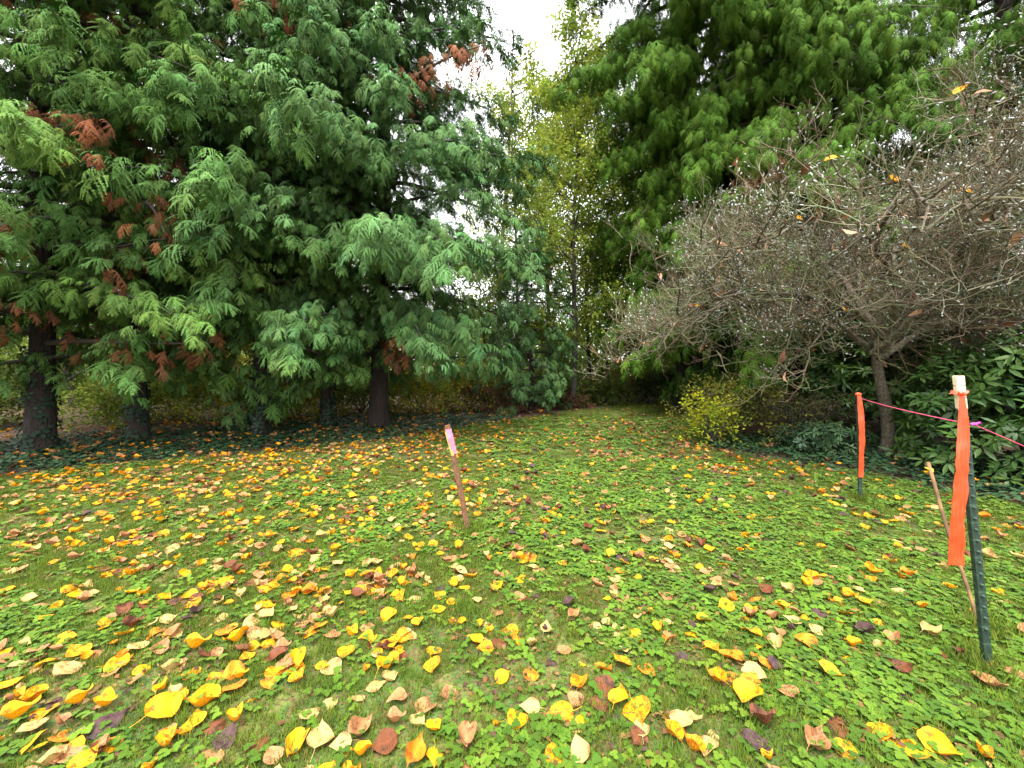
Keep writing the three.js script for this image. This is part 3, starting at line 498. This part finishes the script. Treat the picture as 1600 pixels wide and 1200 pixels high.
{ // leaning stick with a turn of yellow tape
  const [sx, sz] = groundAt(1535, 992), b = V(sx, hgt(sx, sz) - 0.05, sz), tp = pointAt(1450, 722, 2.62), d = tp.clone().sub(b), pts = lerpPath((u) => b.clone().addScaledVector(d, u).add(V(0.008 * Math.sin(u * 6), 0, 0.005 * Math.sin(u * 9))), 8);
  const t = thing('leaning_stick', 'thin leaning wooden stick with a yellow tape band behind the near ribbon', 'stake');
  part('shaft', tube(pts, pts.map((_, i) => 0.008 + 0.003 * i / 8), 7, 0.15), new THREE.MeshStandardMaterial({ map: noisy([118, 86, 50], [80, 56, 34], 5, 41), roughness: 0.85 }), t);
  const q = b.clone().addScaledVector(d, 0.955), q2 = b.clone().addScaledVector(d, 0.935); part('tape_band', tube([q2, q], [0.014, 0.014], 9), paint([0.75, 0.42, 0.02]), t);
  const e = [q.clone().add(V(-0.015, 0, 0.005)), q.clone().add(V(-0.04, 0.012, 0.008))]; part('tape_end', tube(e, [0.006, 0.004], 5), paint([0.75, 0.42, 0.02]), t);
}
{ // lath stake with pink ribbon
  const [sx, sz] = groundAt(733, 836), b = V(sx, hgt(sx, sz), sz), tp = pointAt(699, 664, -sz - 0.05), d = tp.clone().sub(b), H = d.length(); d.normalize();
  const t = thing('survey_stake', 'leaning brown wooden stake with a pink ribbon in mid-lawn', 'stake', [b.x, b.y, b.z]); t.quaternion.setFromUnitVectors(UP, d);
  const s = new THREE.Shape(); s.moveTo(-0.02, -0.15); s.lineTo(0.02, -0.15); s.lineTo(0.021, H * 0.5); s.lineTo(0.02, H); s.lineTo(-0.019, H - 0.004); s.lineTo(-0.021, H * 0.45); s.closePath();
  const g = new THREE.ExtrudeGeometry(s, { depth: 0.012, bevelEnabled: true, bevelSize: 0.0015, bevelThickness: 0.0015, bevelSegments: 1 }); g.translate(0, 0, -0.006); part('lath', g, woodMat, t);
  const o = thing('pink_ribbon', 'pink flagging ribbon with a yellow edge wrapped on the wooden stake\'s top', 'ribbon', [b.x, b.y, b.z]); o.quaternion.copy(t.quaternion);
  part('tail', ribbon((u) => V(0.004 + 0.012 * u, H - 0.035 - 0.215 * u, 0.016 + 0.004 * Math.sin(u * 5)), 12, (u) => 0.05 - 0.008 * u, (u) => 0.12), ribbonMat([0.85, 0.24, 0.36]), o);
  part('under_strip', ribbon((u) => V(-0.016 + 0.014 * u, H - 0.05 - 0.21 * u, 0.0115), 10, (u) => 0.034 - 0.008 * u, () => 0.3), ribbonMat([0.8, 0.5, 0.12]), o);
  const w = Array.from({ length: 13 }, (_, i) => { const a = i / 12 * 6.283; return V(0.024 * Math.cos(a), H - 0.04, 0.013 * Math.sin(a)); }); part('wrap', tube(w, w.map(() => 0.004), 5, 0.3, false), ribbonMat([0.85, 0.24, 0.36]), o);
}
console.log('posts');
// ------------------------------------------------------------------ where the fallen leaves lie
const all = [], cells = new Map();
function underLeaf(x, z) { const k = `${Math.floor(x * 5)} ${Math.floor(z * 5)}`; return (cells.get(k) ?? []).some((l) => Math.hypot(l.x - x, l.z - z) < l.size * 0.3); }
{
  // leaves read off the photograph one by one: px, py, tone, size in metres
  const seen = [[596, 914, 'golden', .11], [648, 944, 'cream', .10], [724, 928, 'golden', .10], [745, 950, 'cream', .08], [706, 952, 'golden', .08], [813, 915, 'golden', .08], [540, 1034, 'golden', .11], [520, 1055, 'cream', .13], [515, 1108, 'cream', .12], [603, 1050, 'golden', .12], [612, 1068, 'cream', .1], [668, 1110, 'tan', .13], [655, 1138, 'cream', .09], [810, 1136, 'golden', .11], [828, 1120, 'cream', .1], [876, 1130, 'golden', .13], [731, 1176, 'tan', .12], [645, 1196, 'amber', .12], [680, 1196, 'golden', .1], [812, 1008, 'golden', .1], [830, 1020, 'cream', .07], [758, 1023, 'golden', .1], [775, 968, 'tan', .1], [780, 1015, 'brown', .1], [887, 957, 'purple', .1], [995, 1130, 'golden', .15], [965, 1105, 'golden', .11], [945, 1088, 'brown', .13], [943, 1057, 'amber', .11], [1024, 885, 'cream', .13], [932, 994, 'cream', .11], [994, 1005, 'golden', .11], [1012, 1058, 'amber', .11], [1066, 1042, 'purple', .12], [1120, 1076, 'golden', .11], [1143, 1040, 'amber', .13], [1174, 998, 'golden', .12], [1180, 1068, 'cream', .13], [1172, 1110, 'golden', .15], [1176, 1080, 'amber', .14], [1133, 957, 'golden', .11], [1216, 1020, 'cream', .12], [1260, 1018, 'amber', .12], [1298, 1066, 'golden', .11], [1064, 1145, 'cream', .12], [1080, 1180, 'golden', .11], [1110, 1185, 'cream', .1], [1268, 1175, 'tan', .14], [975, 890, 'golden', .09], [970, 905, 'amber', .1], [1045, 855, 'golden', .1], [1250, 858, 'golden', .09], [1187, 910, 'cream', .09], [1130, 893, 'golden', .07], [1192, 845, 'brown', .1],
    [120, 940, 'golden', .14], [105, 930, 'golden', .11], [92, 958, 'golden', .1], [140, 962, 'tan', .14], [222, 872, 'golden', .1], [182, 872, 'golden', .09], [205, 937, 'golden', .09], [374, 940, 'cream', .11], [345, 972, 'cream', .13], [390, 985, 'cream', .12], [355, 1000, 'amber', .14], [372, 1012, 'golden', .13], [305, 1025, 'golden', .13], [320, 1035, 'brown', .13], [295, 1064, 'golden', .11], [385, 1038, 'golden', .09], [244, 997, 'amber', .11], [212, 1022, 'cream', .12], [250, 1026, 'tan', .1], [120, 1030, 'golden', .13], [100, 1010, 'golden', .13], [100, 1062, 'cream', .13], [55, 1030, 'tan', .11], [50, 1108, 'golden', .11], [125, 1108, 'golden', .11], [225, 1055, 'golden', .1], [258, 1124, 'golden', .16], [315, 1115, 'golden', .15], [390, 1097, 'golden', .11], [362, 1090, 'amber', .13], [170, 1145, 'purple', .16], [30, 1132, 'golden', .13], [66, 1128, 'golden', .12], [46, 1155, 'cream', .12], [105, 1165, 'amber', .14], [465, 1180, 'golden', .13], [495, 1168, 'cream', .13], [435, 985, 'golden', .1], [470, 985, 'tan', .1], [480, 1128, 'cream', .11], [370, 1140, 'golden', .1], [330, 1150, 'brown', .12], [400, 1180, 'brown', .12], [385, 880, 'golden', .09], [440, 855, 'golden', .08], [520, 1000, 'tan', .11], [575, 990, 'tan', .1], [470, 1072, 'golden', .1],
    [1420, 1188, 'golden', .14], [1470, 1186, 'golden', .14], [1310, 1150, 'brown', .18], [1405, 1090, 'purple', .13], [1403, 935, 'cream', .12], [1378, 950, 'tan', .11], [1348, 953, 'golden', .11], [1308, 980, 'golden', .1], [1320, 1040, 'golden', .12], [1262, 1022, 'amber', .11], [1352, 1000, 'purple', .12], [1310, 835, 'golden', .1], [1395, 820, 'golden', .09], [1362, 745, 'golden', .09], [1340, 932, 'cream', .1], [1405, 1060, 'brown', .12], [1390, 885, 'golden', .1], [1420, 908, 'amber', .1], [1545, 1080, 'tan', .13], [1500, 1078, 'purple', .13], [1562, 940, 'golden', .09], [1545, 832, 'cream', .09], [1575, 830, 'amber', .09], [1230, 1100, 'tan', .12], [1195, 1150, 'brown', .12], [330, 1195, 'tan', .12], [560, 1150, 'tan', .12], [870, 1195, 'golden', .11], [905, 1190, 'cream', .11], [600, 1175, 'brown', .12], [700, 1090, 'tan', .1], [830, 1062, 'amber', .1], [786, 1070, 'golden', .09], [860, 1045, 'purple', .1], [1040, 940, 'tan', .1], [1080, 985, 'purple', .1], [905, 1080, 'golden', .1], [880, 890, 'golden', .09], [800, 880, 'golden', .09]];
  
  reseed(900);
  for (const [px, py, tone, size] of seen) { const [x, z] = groundAt(px, py); all.push({ x, z, tone, size: size * 0.85, rank: 1e6 }); }
  const mixTone = (x) => { const q = rnd(), y = x < 0 ? 0.42 : 0.32; return q < y ? 'golden' : q < y + 0.2 ? 'cream' : q < y + 0.25 ? 'amber' : q < y + 0.45 ? 'tan' : q < y + 0.56 ? 'brown' : 'purple'; };
  for (let k = 0; k < 20000; k++) {
    const z = -rr(0.9, 12.5), x = rr(-1.27, 1.27) * -z + rr(-1.2, 1.2), e = edgeDist(x, z);
    const band = Math.exp(-Math.pow((e - 0.9) / 1.0, 2)) * (x < 1 ? 0.55 : 0.15), left = x < -0.3 ? 0.30 : 0;
    let dens = 0.3 + left + band - (x > 2 ? 0.1 : 0); if (z < -8 && x > 0) dens = 0.22; if (Math.hypot(x - 2.3, (z + 7.4) * 0.8) < 1.6) dens = 0.75; if (e < 0) dens = e < -4.5 ? 0 : 0.3; if (x > 2.5 && e < 0) dens = 0.1;
    if (rnd() > dens * Math.max(0.1, 3.4 * (0.5 * fbm(x * 1.3 + 5, z * 1.3) + 0.5 * vnoise(x * 4.5, z * 4.5 + 8)) - 0.75) * Math.min(1, -z / 5 + 0.22) ) continue;
    if (-z < 2.6 && all.some((l) => l.rank > 1e5 && Math.hypot(l.x - x, l.z - z) < 0.07)) continue;
    all.push({ x, z, tone: (e < 0 && rnd() < 0.4) || (x > 1 && z < -6 && rnd() < 0.6) ? pick(['tan', 'brown', 'tan']) : mixTone(x), size: rr(0.04, 0.1), rank: 0 });
  }
  for (const l of all) for (const dx of [-0.07, 0.07]) for (const dz of [-0.07, 0.07]) { const k = `${Math.floor((l.x + dx) * 5)} ${Math.floor((l.z + dz) * 5)}`; if (!cells.has(k)) cells.set(k, []); cells.get(k).push(l); }
}
// ------------------------------------------------------------------ grass, clover, ivy on the ground
function inFrame(x, z, m) { const d = -z; return d > 0.9 && Math.abs(x) < 1.27 * d + m; }
{
  const tuft = (sd, n, hgtB, sp) => { const b = new Blades(); reseed(sd); for (let k = 0; k < n; k++) { const a = rnd() * 6.28, l = rr(0.3, 1.0), d = V(Math.cos(a) * l, 1, Math.sin(a) * l).normalize(), s = V(-Math.sin(a), 0, Math.cos(a)); b.diamond(V(gauss() * sp, 0, gauss() * sp), d, s, hgtB * rr(0.55, 1.2), 0.0042 * rr(0.8, 1.3), 0.3); } return b.geo(); };
  const tufts = [tuft(601, 20, 0.048, 0.035), tuft(602, 18, 0.062, 0.045)], far = tuft(603, 26, 0.06, 0.07);
  const trefoil = (() => { const b = new Blades(); reseed(611); for (let q = 0; q < 3; q++) { const o = V(gauss() * 0.034, rr(0.014, 0.034), gauss() * 0.034), t0 = rnd() * 6; b.diamond(V(o.x * 0.6, 0, o.z * 0.6), V(o.x * 0.4, o.y, o.z * 0.4).normalize(), V(1, 0, 0), o.y, 0.0018, 0.5); for (let k = 0; k < 3; k++) { const a = t0 + k * 2.094, d = V(Math.cos(a), 0.12, Math.sin(a)).normalize(), s = V(-Math.sin(a), 0, Math.cos(a)); b.leaf(o, d, s, rr(0.015, 0.022), rr(0.016, 0.021), 0.15, 0.12); } } return b.geo(); })();
  const g = tufts.map(() => new Copies()), gf = new Copies(), c = new Copies(), iv = new Copies(); reseed(620);
  const gt = [[0.09, 0.15, 0.01], [0.118, 0.175, 0.013], [0.07, 0.12, 0.01], [0.12, 0.12, 0.02]], ct = [[0.092, 0.178, 0.014], [0.12, 0.205, 0.018], [0.066, 0.135, 0.013]];
  const scatter = (n, x0, x1, z0, z1, f) => { for (let k = 0; k < n; k++) { const x = rr(x0, x1), z = rr(z0, z1); if (inFrame(x, z, 1.2)) f(x, z, edgeDist(x, z)); } };
  const grass = (list, sc) => (x, z, e) => { if (e < -0.1 + rnd() * 0.5 || underLeaf(x, z) || (fbm(x * 1.1 + 50, z * 1.1 + 2) > 0.6 && rnd() < 0.35)) return; const q = Math.floor(rnd() * list.length), a = rnd() * 6.28; list[q].add(V(x, hgt(x, z) + 0.02, z), V(Math.cos(a), gauss() * 0.1, Math.sin(a)), UP, sc * rr(0.5, 1.05) * (0.5 + 0.7 * fbm(x * 1.2, z * 1.2)), vary(pick(gt), 0.2)); };
  scatter(36000, -5.2, 5.2, -3.2, -1, grass(g, 1)); scatter(34000, -8, 8, -6, -3.2, grass(g, 1.1)); scatter(26000, -5, 6.5, -13.5, -6, grass([gf], 1));
  for (const [bx2, bz2] of [[postBase.x, postBase.z], groundAt(733, 836), [farBase.x, farBase.z], groundAt(1535, 992)]) for (let k = 0; k < 46; k++) { const a = rnd() * 6.28, r = 0.02 + 0.11 * rnd(), x = bx2 + Math.cos(a) * r, z = bz2 + Math.sin(a) * r; g[k % 2].add(V(x, hgt(x, z) + 0.012, z), V(Math.cos(a), gauss() * 0.2, Math.sin(a)), UP, rr(1.0, 1.9), vary(pick(gt), 0.2)); }
  const clover = (sc) => (x, z, e) => { const m = fbm(x * 0.9 + 31, z * 0.9 + 17) + 0.13 * Math.tanh(x * 0.8) + 0.005; if (e < 0 || rnd() > Math.max(0.12, Math.min(0.66, (m - 0.46) * 4.5)) || underLeaf(x, z)) return; const a = rnd() * 6.28; c.add(V(x, hgt(x, z) + 0.012, z), V(Math.cos(a), gauss() * 0.2, Math.sin(a)), UP.clone().add(V(gauss() * 0.3, 0, gauss() * 0.3)), sc * rr(0.4, 1.3), vary(pick(ct), 0.18)); };
  scatter(36000, -5.2, 5.2, -3.2, -1, clover(1)); scatter(42000, -8, 8, -6, -3.2, clover(1.2)); scatter(9000, -5, 6.5, -10, -6, clover(1.6));
  scatter(52000, -14, 10, -10.5, -2.6, (x, z, e) => { if (e > rr(-0.3, 0.25) || x > 0 && z < -8 || e < (x > 2 ? -2.4 : -2.6) - rnd()) return; const a = rnd() * 6.28; iv.add(V(x, hgt(x, z) + rr(0.015, 0.07), z), V(Math.cos(a), gauss() * 0.25, Math.sin(a)), V(gauss() * 0.4, 1, gauss() * 0.4), rr(0.7, 1.25), vary(pick([[0.022, 0.055, 0.022], [0.03, 0.066, 0.026]]), 0.25)); });
  const bit = (() => { const b = new Blades(); b.leaf(V(-0.5, 0, 0), V(1, 0, 0), V(0, 0, 1), 1, 0.7, 0.2, 0.2); return b.geo(); })(), deb = new Copies();
  scatter(64000, -9, 8, -8, -1, (x, z, e) => { if (e < 0 || fbm(x * 2 + 3, z * 2) < 0.36 + 0.2 * rnd()) return; const a = rnd() * 6.28; deb.add(V(x, hgt(x, z) + rr(0.028, 0.045), z), V(Math.cos(a), gauss() * 0.4, Math.sin(a)), V(gauss() * 0.4, 1, gauss() * 0.4), rr(0.012, 0.036), vary(pick([[0.2, 0.1, 0.035], [0.13, 0.06, 0.03], [0.26, 0.17, 0.06], [0.09, 0.05, 0.035]]), 0.25)); });
  const stuff = (name, label, category) => { const o = new THREE.Group(); o.name = name; o.userData = { kind: 'stuff', label, category }; scene.add(o); return o; };
  const G = stuff('grass', 'short green grass of the lawn', 'grass'); g.forEach((q, k) => q.build('tufts', tufts[k], M.thinLeaf, G)); gf.build('tufts', far, M.thinLeaf, G);
  deb.build('leaf_fragments', bit, M.thinLeaf, stuff('leaf_debris', 'small brown leaf fragments among the grass', 'leaf debris'));
  const C = stuff('clover', 'bright green clover growing through the lawn', 'clover'); c.build('clover_leaves', trefoil, M.thinLeaf, C);
  const I = stuff('ivy_ground_cover', 'dark ivy covering the ground under the trees', 'ivy'); iv.build('ivy_leaves', ivyLeaf, M.ivy, I);
}
console.log('ground cover');
// ------------------------------------------------------------------ fallen leaves
{
  const outline = [[0, 0.02], [0.04, 0.19], [0.11, 0.33], [0.21, 0.42], [0.33, 0.45], [0.47, 0.41], [0.61, 0.32], [0.74, 0.21], [0.86, 0.105], [0.94, 0.04], [1, 0]];   // along the rib, half width
  function leafGeo(sd, bend, cup, wav, slim = 1) {                 // heart-shaped leaf, one metre long before scaling, with its stalk
    reseed(sd); const pos = [], uv = [], idx = [], cols = [-1, -0.5, 0, 0.5, 1], skew = gauss() * 0.08;
    for (const [t, w] of outline) for (const s of cols) {
      const ww = w * slim * (1 + 0.035 * gauss()), notch = t < 0.12 && Math.abs(s) > 0.6 ? -0.05 : 0;
      const zz = s * ww + skew * Math.sin(t * 3), y = cup * s * s * ww * 1.6 + bend * (t - 0.45) * (t - 0.45) * 1.6 + wav * 0.08 * Math.sin(t * 9 + s * 2 + sd);
      pos.push(t + notch - 0.45, y, zz); uv.push(0.5 + s * w, t);
    }
    for (let r = 0; r < outline.length - 1; r++) for (let k = 0; k < 4; k++) { const a = r * 5 + k, b = a + 5; idx.push(a, a + 1, b, b, a + 1, b + 1); }
    const n = pos.length / 3, bx = -0.45, by = bend * 0.32; let q = gauss() * 0.15;
    for (let i = 0; i <= 3; i++) { pos.push(bx - i * 0.13, by * (1 - i / 3) + 0.02, q * i * i * 0.2 - 0.006, bx - i * 0.13, by * (1 - i / 3) + 0.02, q * i * i * 0.2 + 0.006); uv.push(0.5, 0.02, 0.52, 0.02); }
    for (let i = 0; i < 3; i++) { const a = n + i * 2; idx.push(a, a + 1, a + 2, a + 2, a + 1, a + 3); }
    return geom(pos, idx, uv);
  }
  const shapes = [leafGeo(801, 0.2, 0.12, 0.35), leafGeo(802, -0.25, 0.15, 0.5), leafGeo(803, 0.4, 0.3, 0.6), leafGeo(804, -0.3, -0.15, 0.4, 0.85), leafGeo(805, 0.8, 0.75, 0.9, 0.8), leafGeo(806, 0.1, 0.05, 0.6, 1.1)];
  const tones = {                                                // what the photograph shows: fresh gold, pale undersides, amber, brown, purple-brown
    golden: [[204, 142, 6], [150, 78, 12], [216, 162, 30]], cream: [[170, 144, 86], [118, 86, 48], [184, 162, 106]], amber: [[200, 116, 22], [132, 62, 20], [214, 140, 40]],
    tan: [[156, 108, 68], [98, 62, 38], [178, 132, 90]], brown: [[98, 54, 30], [58, 34, 22], [124, 74, 42]], purple: [[70, 48, 46], [42, 30, 32], [92, 66, 62]],
  };
  const words = { golden: 'golden yellow', cream: 'pale cream', amber: 'amber orange', tan: 'tan', brown: 'brown', purple: 'purplish brown' };
  const mat = {};
  Object.entries(tones).forEach(([k, [base, spot, vein]], q) => {
    mat[k] = [0, 1].map((v) => new THREE.MeshPhysicalMaterial({ roughness: 0.65, specularIntensity: 0.35, side: THREE.DoubleSide, transmission: 0.2, thickness: 0, map: dataTex(96, 96, (i, j) => {
      const t = j / 96, s = Math.abs(i / 96 - 0.5), n = wrapN(i, j, 96, 6, 50 + q * 2 + v) * 0.6 + wrapN(i, j, 96, 24, 70 + q * 2 + v) * 0.4;
      let c = mixc(base, spot, Math.max(0, Math.min(1, (n - (v ? 0.44 : 0.56)) * 3.4)));
      const ph = ((t - s * 0.9) * 7 + 10) % 1; if (s < 0.013 || (ph < 0.1 && s < 0.42)) c = mixc(c, vein, 0.5);
      return wrapN(i, j, 96, 40, 90 + q + v) > 0.9 ? mixc(c, spot, 0.6) : c;
    }) }));
  });
  for (const l of all) { const p = toPixel(l.x, 0, l.z); l.px = p[0]; l.py = p[1]; l.d = p[2]; const inside = l.px > 5 && l.px < 1595 && l.py < 1198; l.score = (l.rank ? 2 : 0) + (inside ? l.size / l.d : -1); }
  all.sort((a, b) => b.score - a.score);
  const shown = all.slice(0, 300), rest = all.slice(300);
  const pose = (l) => { const a = rnd() * 6.28, tilt = rr(0, 0.35); return new THREE.Matrix4().compose(V(l.x, hgt(l.x, l.z) + 0.034 + (edgeDist(l.x, l.z) < 0 ? 0.05 : 0) + 0.25 * l.size * Math.sin(tilt) + rr(-0.012, 0.014), l.z), new THREE.Quaternion().setFromEuler(new THREE.Euler(gauss() * 0.22, a, gauss() * 0.22, 'YXZ')).multiply(new THREE.Quaternion().setFromAxisAngle(V(1, 0, 0), tilt * (rnd() < 0.5 ? -1 : 1))), V(l.size, l.size, l.size)); };
  // labels: colour, shape, nearest landmark and, where several are alike, their order across the picture
  const where = (l) => { const P = [[170, 790, 'at the left edge of the lawn'], [140, 900, 'left of the lawn\'s densest leaves'], [110, 1020, 'in the leafy left foreground'], [110, 1150, 'in the bottom left corner'], [390, 1000, 'in the heap left of centre'], [370, 1150, 'along the bottom edge, left part'], [420, 880, 'between the heap and the stake'], [600, 920, 'just nearer than the pink-flagged stake'], [640, 1040, 'below the pink-flagged stake'], [650, 1160, 'at the bottom edge below the stake'], [840, 920, 'right of the pink-flagged stake\'s foot'], [850, 1040, 'in the clover in mid-foreground'], [860, 1160, 'at the bottom edge in the middle'], [1040, 900, 'in the bright clover patch'], [1060, 1020, 'in the middle right foreground'], [1040, 1150, 'at the bottom edge, right of middle'], [1250, 900, 'below the far orange ribbon'], [1240, 1020, 'left of the near orange ribbon\'s end'], [1250, 1150, 'bottom right, well left of the post'], [1430, 900, 'just left of the near orange ribbon'], [1400, 1030, 'left of the green post\'s foot'], [1450, 1160, 'in the bottom right corner'], [1560, 900, 'right of the green post']]; let b = P[0], d = 1e9; for (const p of P) { const q = Math.hypot(p[0] - l.px, p[1] - l.py); if (q < d) { d = q; b = p; } } return b[2]; };
  const by = {};
  for (const l of shown) { l.shape = Math.floor(rnd() * shapes.length); l.look = `${l.size > 0.118 ? 'large ' : l.size < 0.078 ? 'small ' : ''}${words[l.tone]}${l.shape === 4 ? ' curled' : ''} leaf ${where(l)}`; (by[l.look] ??= []).push(l); }
  const ord = ['leftmost', ...['second', 'third', 'fourth', 'fifth', 'sixth', 'seventh', 'eighth', 'ninth', 'tenth', 'eleventh'].map((w) => `${w} from left`)];
  for (const [k, ls] of Object.entries(by)) { ls.sort((a, b) => a.px - b.px); ls.forEach((l, i) => { l.label = ls.length > 1 ? `${k}, ${ord[i] ?? 'farther right'}` : k; }); }
  for (const l of shown) { const m = top('fallen_leaf', shapes[l.shape], mat[l.tone][rnd() < 0.35 ? 1 : 0], l.label, 'leaf', 'fallen leaves on the lawn'); m.applyMatrix4(pose(l)); }
  const L = new THREE.Group(); L.name = 'leaf_litter'; L.userData = { kind: 'stuff', label: 'scattered smaller fallen leaves over the lawn', category: 'leaf litter' }; scene.add(L);
  const lots = {}; for (const l of rest) { const k = `${l.tone} ${Math.floor(rnd() * 3) * 2} ${rnd() < 0.35 ? 1 : 0}`; (lots[k] ??= []).push(l); }
  for (const [k, ls] of Object.entries(lots)) { const [tone, s, v] = k.split(' '), o = new THREE.InstancedMesh(shapes[+s], mat[tone][+v], ls.length); ls.forEach((l, i) => o.setMatrixAt(i, pose(l))); o.name = 'leaves'; o.castShadow = o.receiveShadow = true; o.userData = { kind: 'stuff' }; L.add(o); }
  // golden leaves caught in the branches
  const caught = [[1490, 50, 4.2, .13], [1345, 227, 4.6, .11], [1380, 208, 4.6, .11], [1516, 301, 3.9, .12], [1248, 352, 4.8, .09], [1410, 383, 4.4, .1], [1090, 478, 4.6, .1], [1310, 500, 4.9, .09]];
  const cw = ['golden leaf caught highest in the twiggy tree', 'golden leaf in the twigs, left of a close pair', 'golden leaf in the twigs, right of a close pair', 'golden leaf in the twigs near the picture\'s right edge', 'small golden leaf in the upper left twigs', 'golden leaf above the twiggy tree\'s trunk', 'golden leaf in the twiggy tree\'s lowest left branches', 'golden leaf beside the twiggy tree\'s trunk'];
  caught.forEach(([px, py, d, size], i) => { const m = top('caught_leaf', shapes[i % 3], mat.golden[0], cw[i], 'leaf', 'leaves caught in the twiggy tree'); let near = null, best = 1e9; for (const q of perch) { const w = toPixel(q.x, q.y, q.z), r = Math.hypot(w[0] - px, w[1] - py) + 6 * w[2]; if (r < best) { best = r; near = q; } } m.position.copy(near); m.rotation.set(0.9 + gauss() * 0.4, gauss(), gauss()); m.scale.setScalar(size); });
  console.log('leaves', all.length);
}
renderer.render(scene, camera);
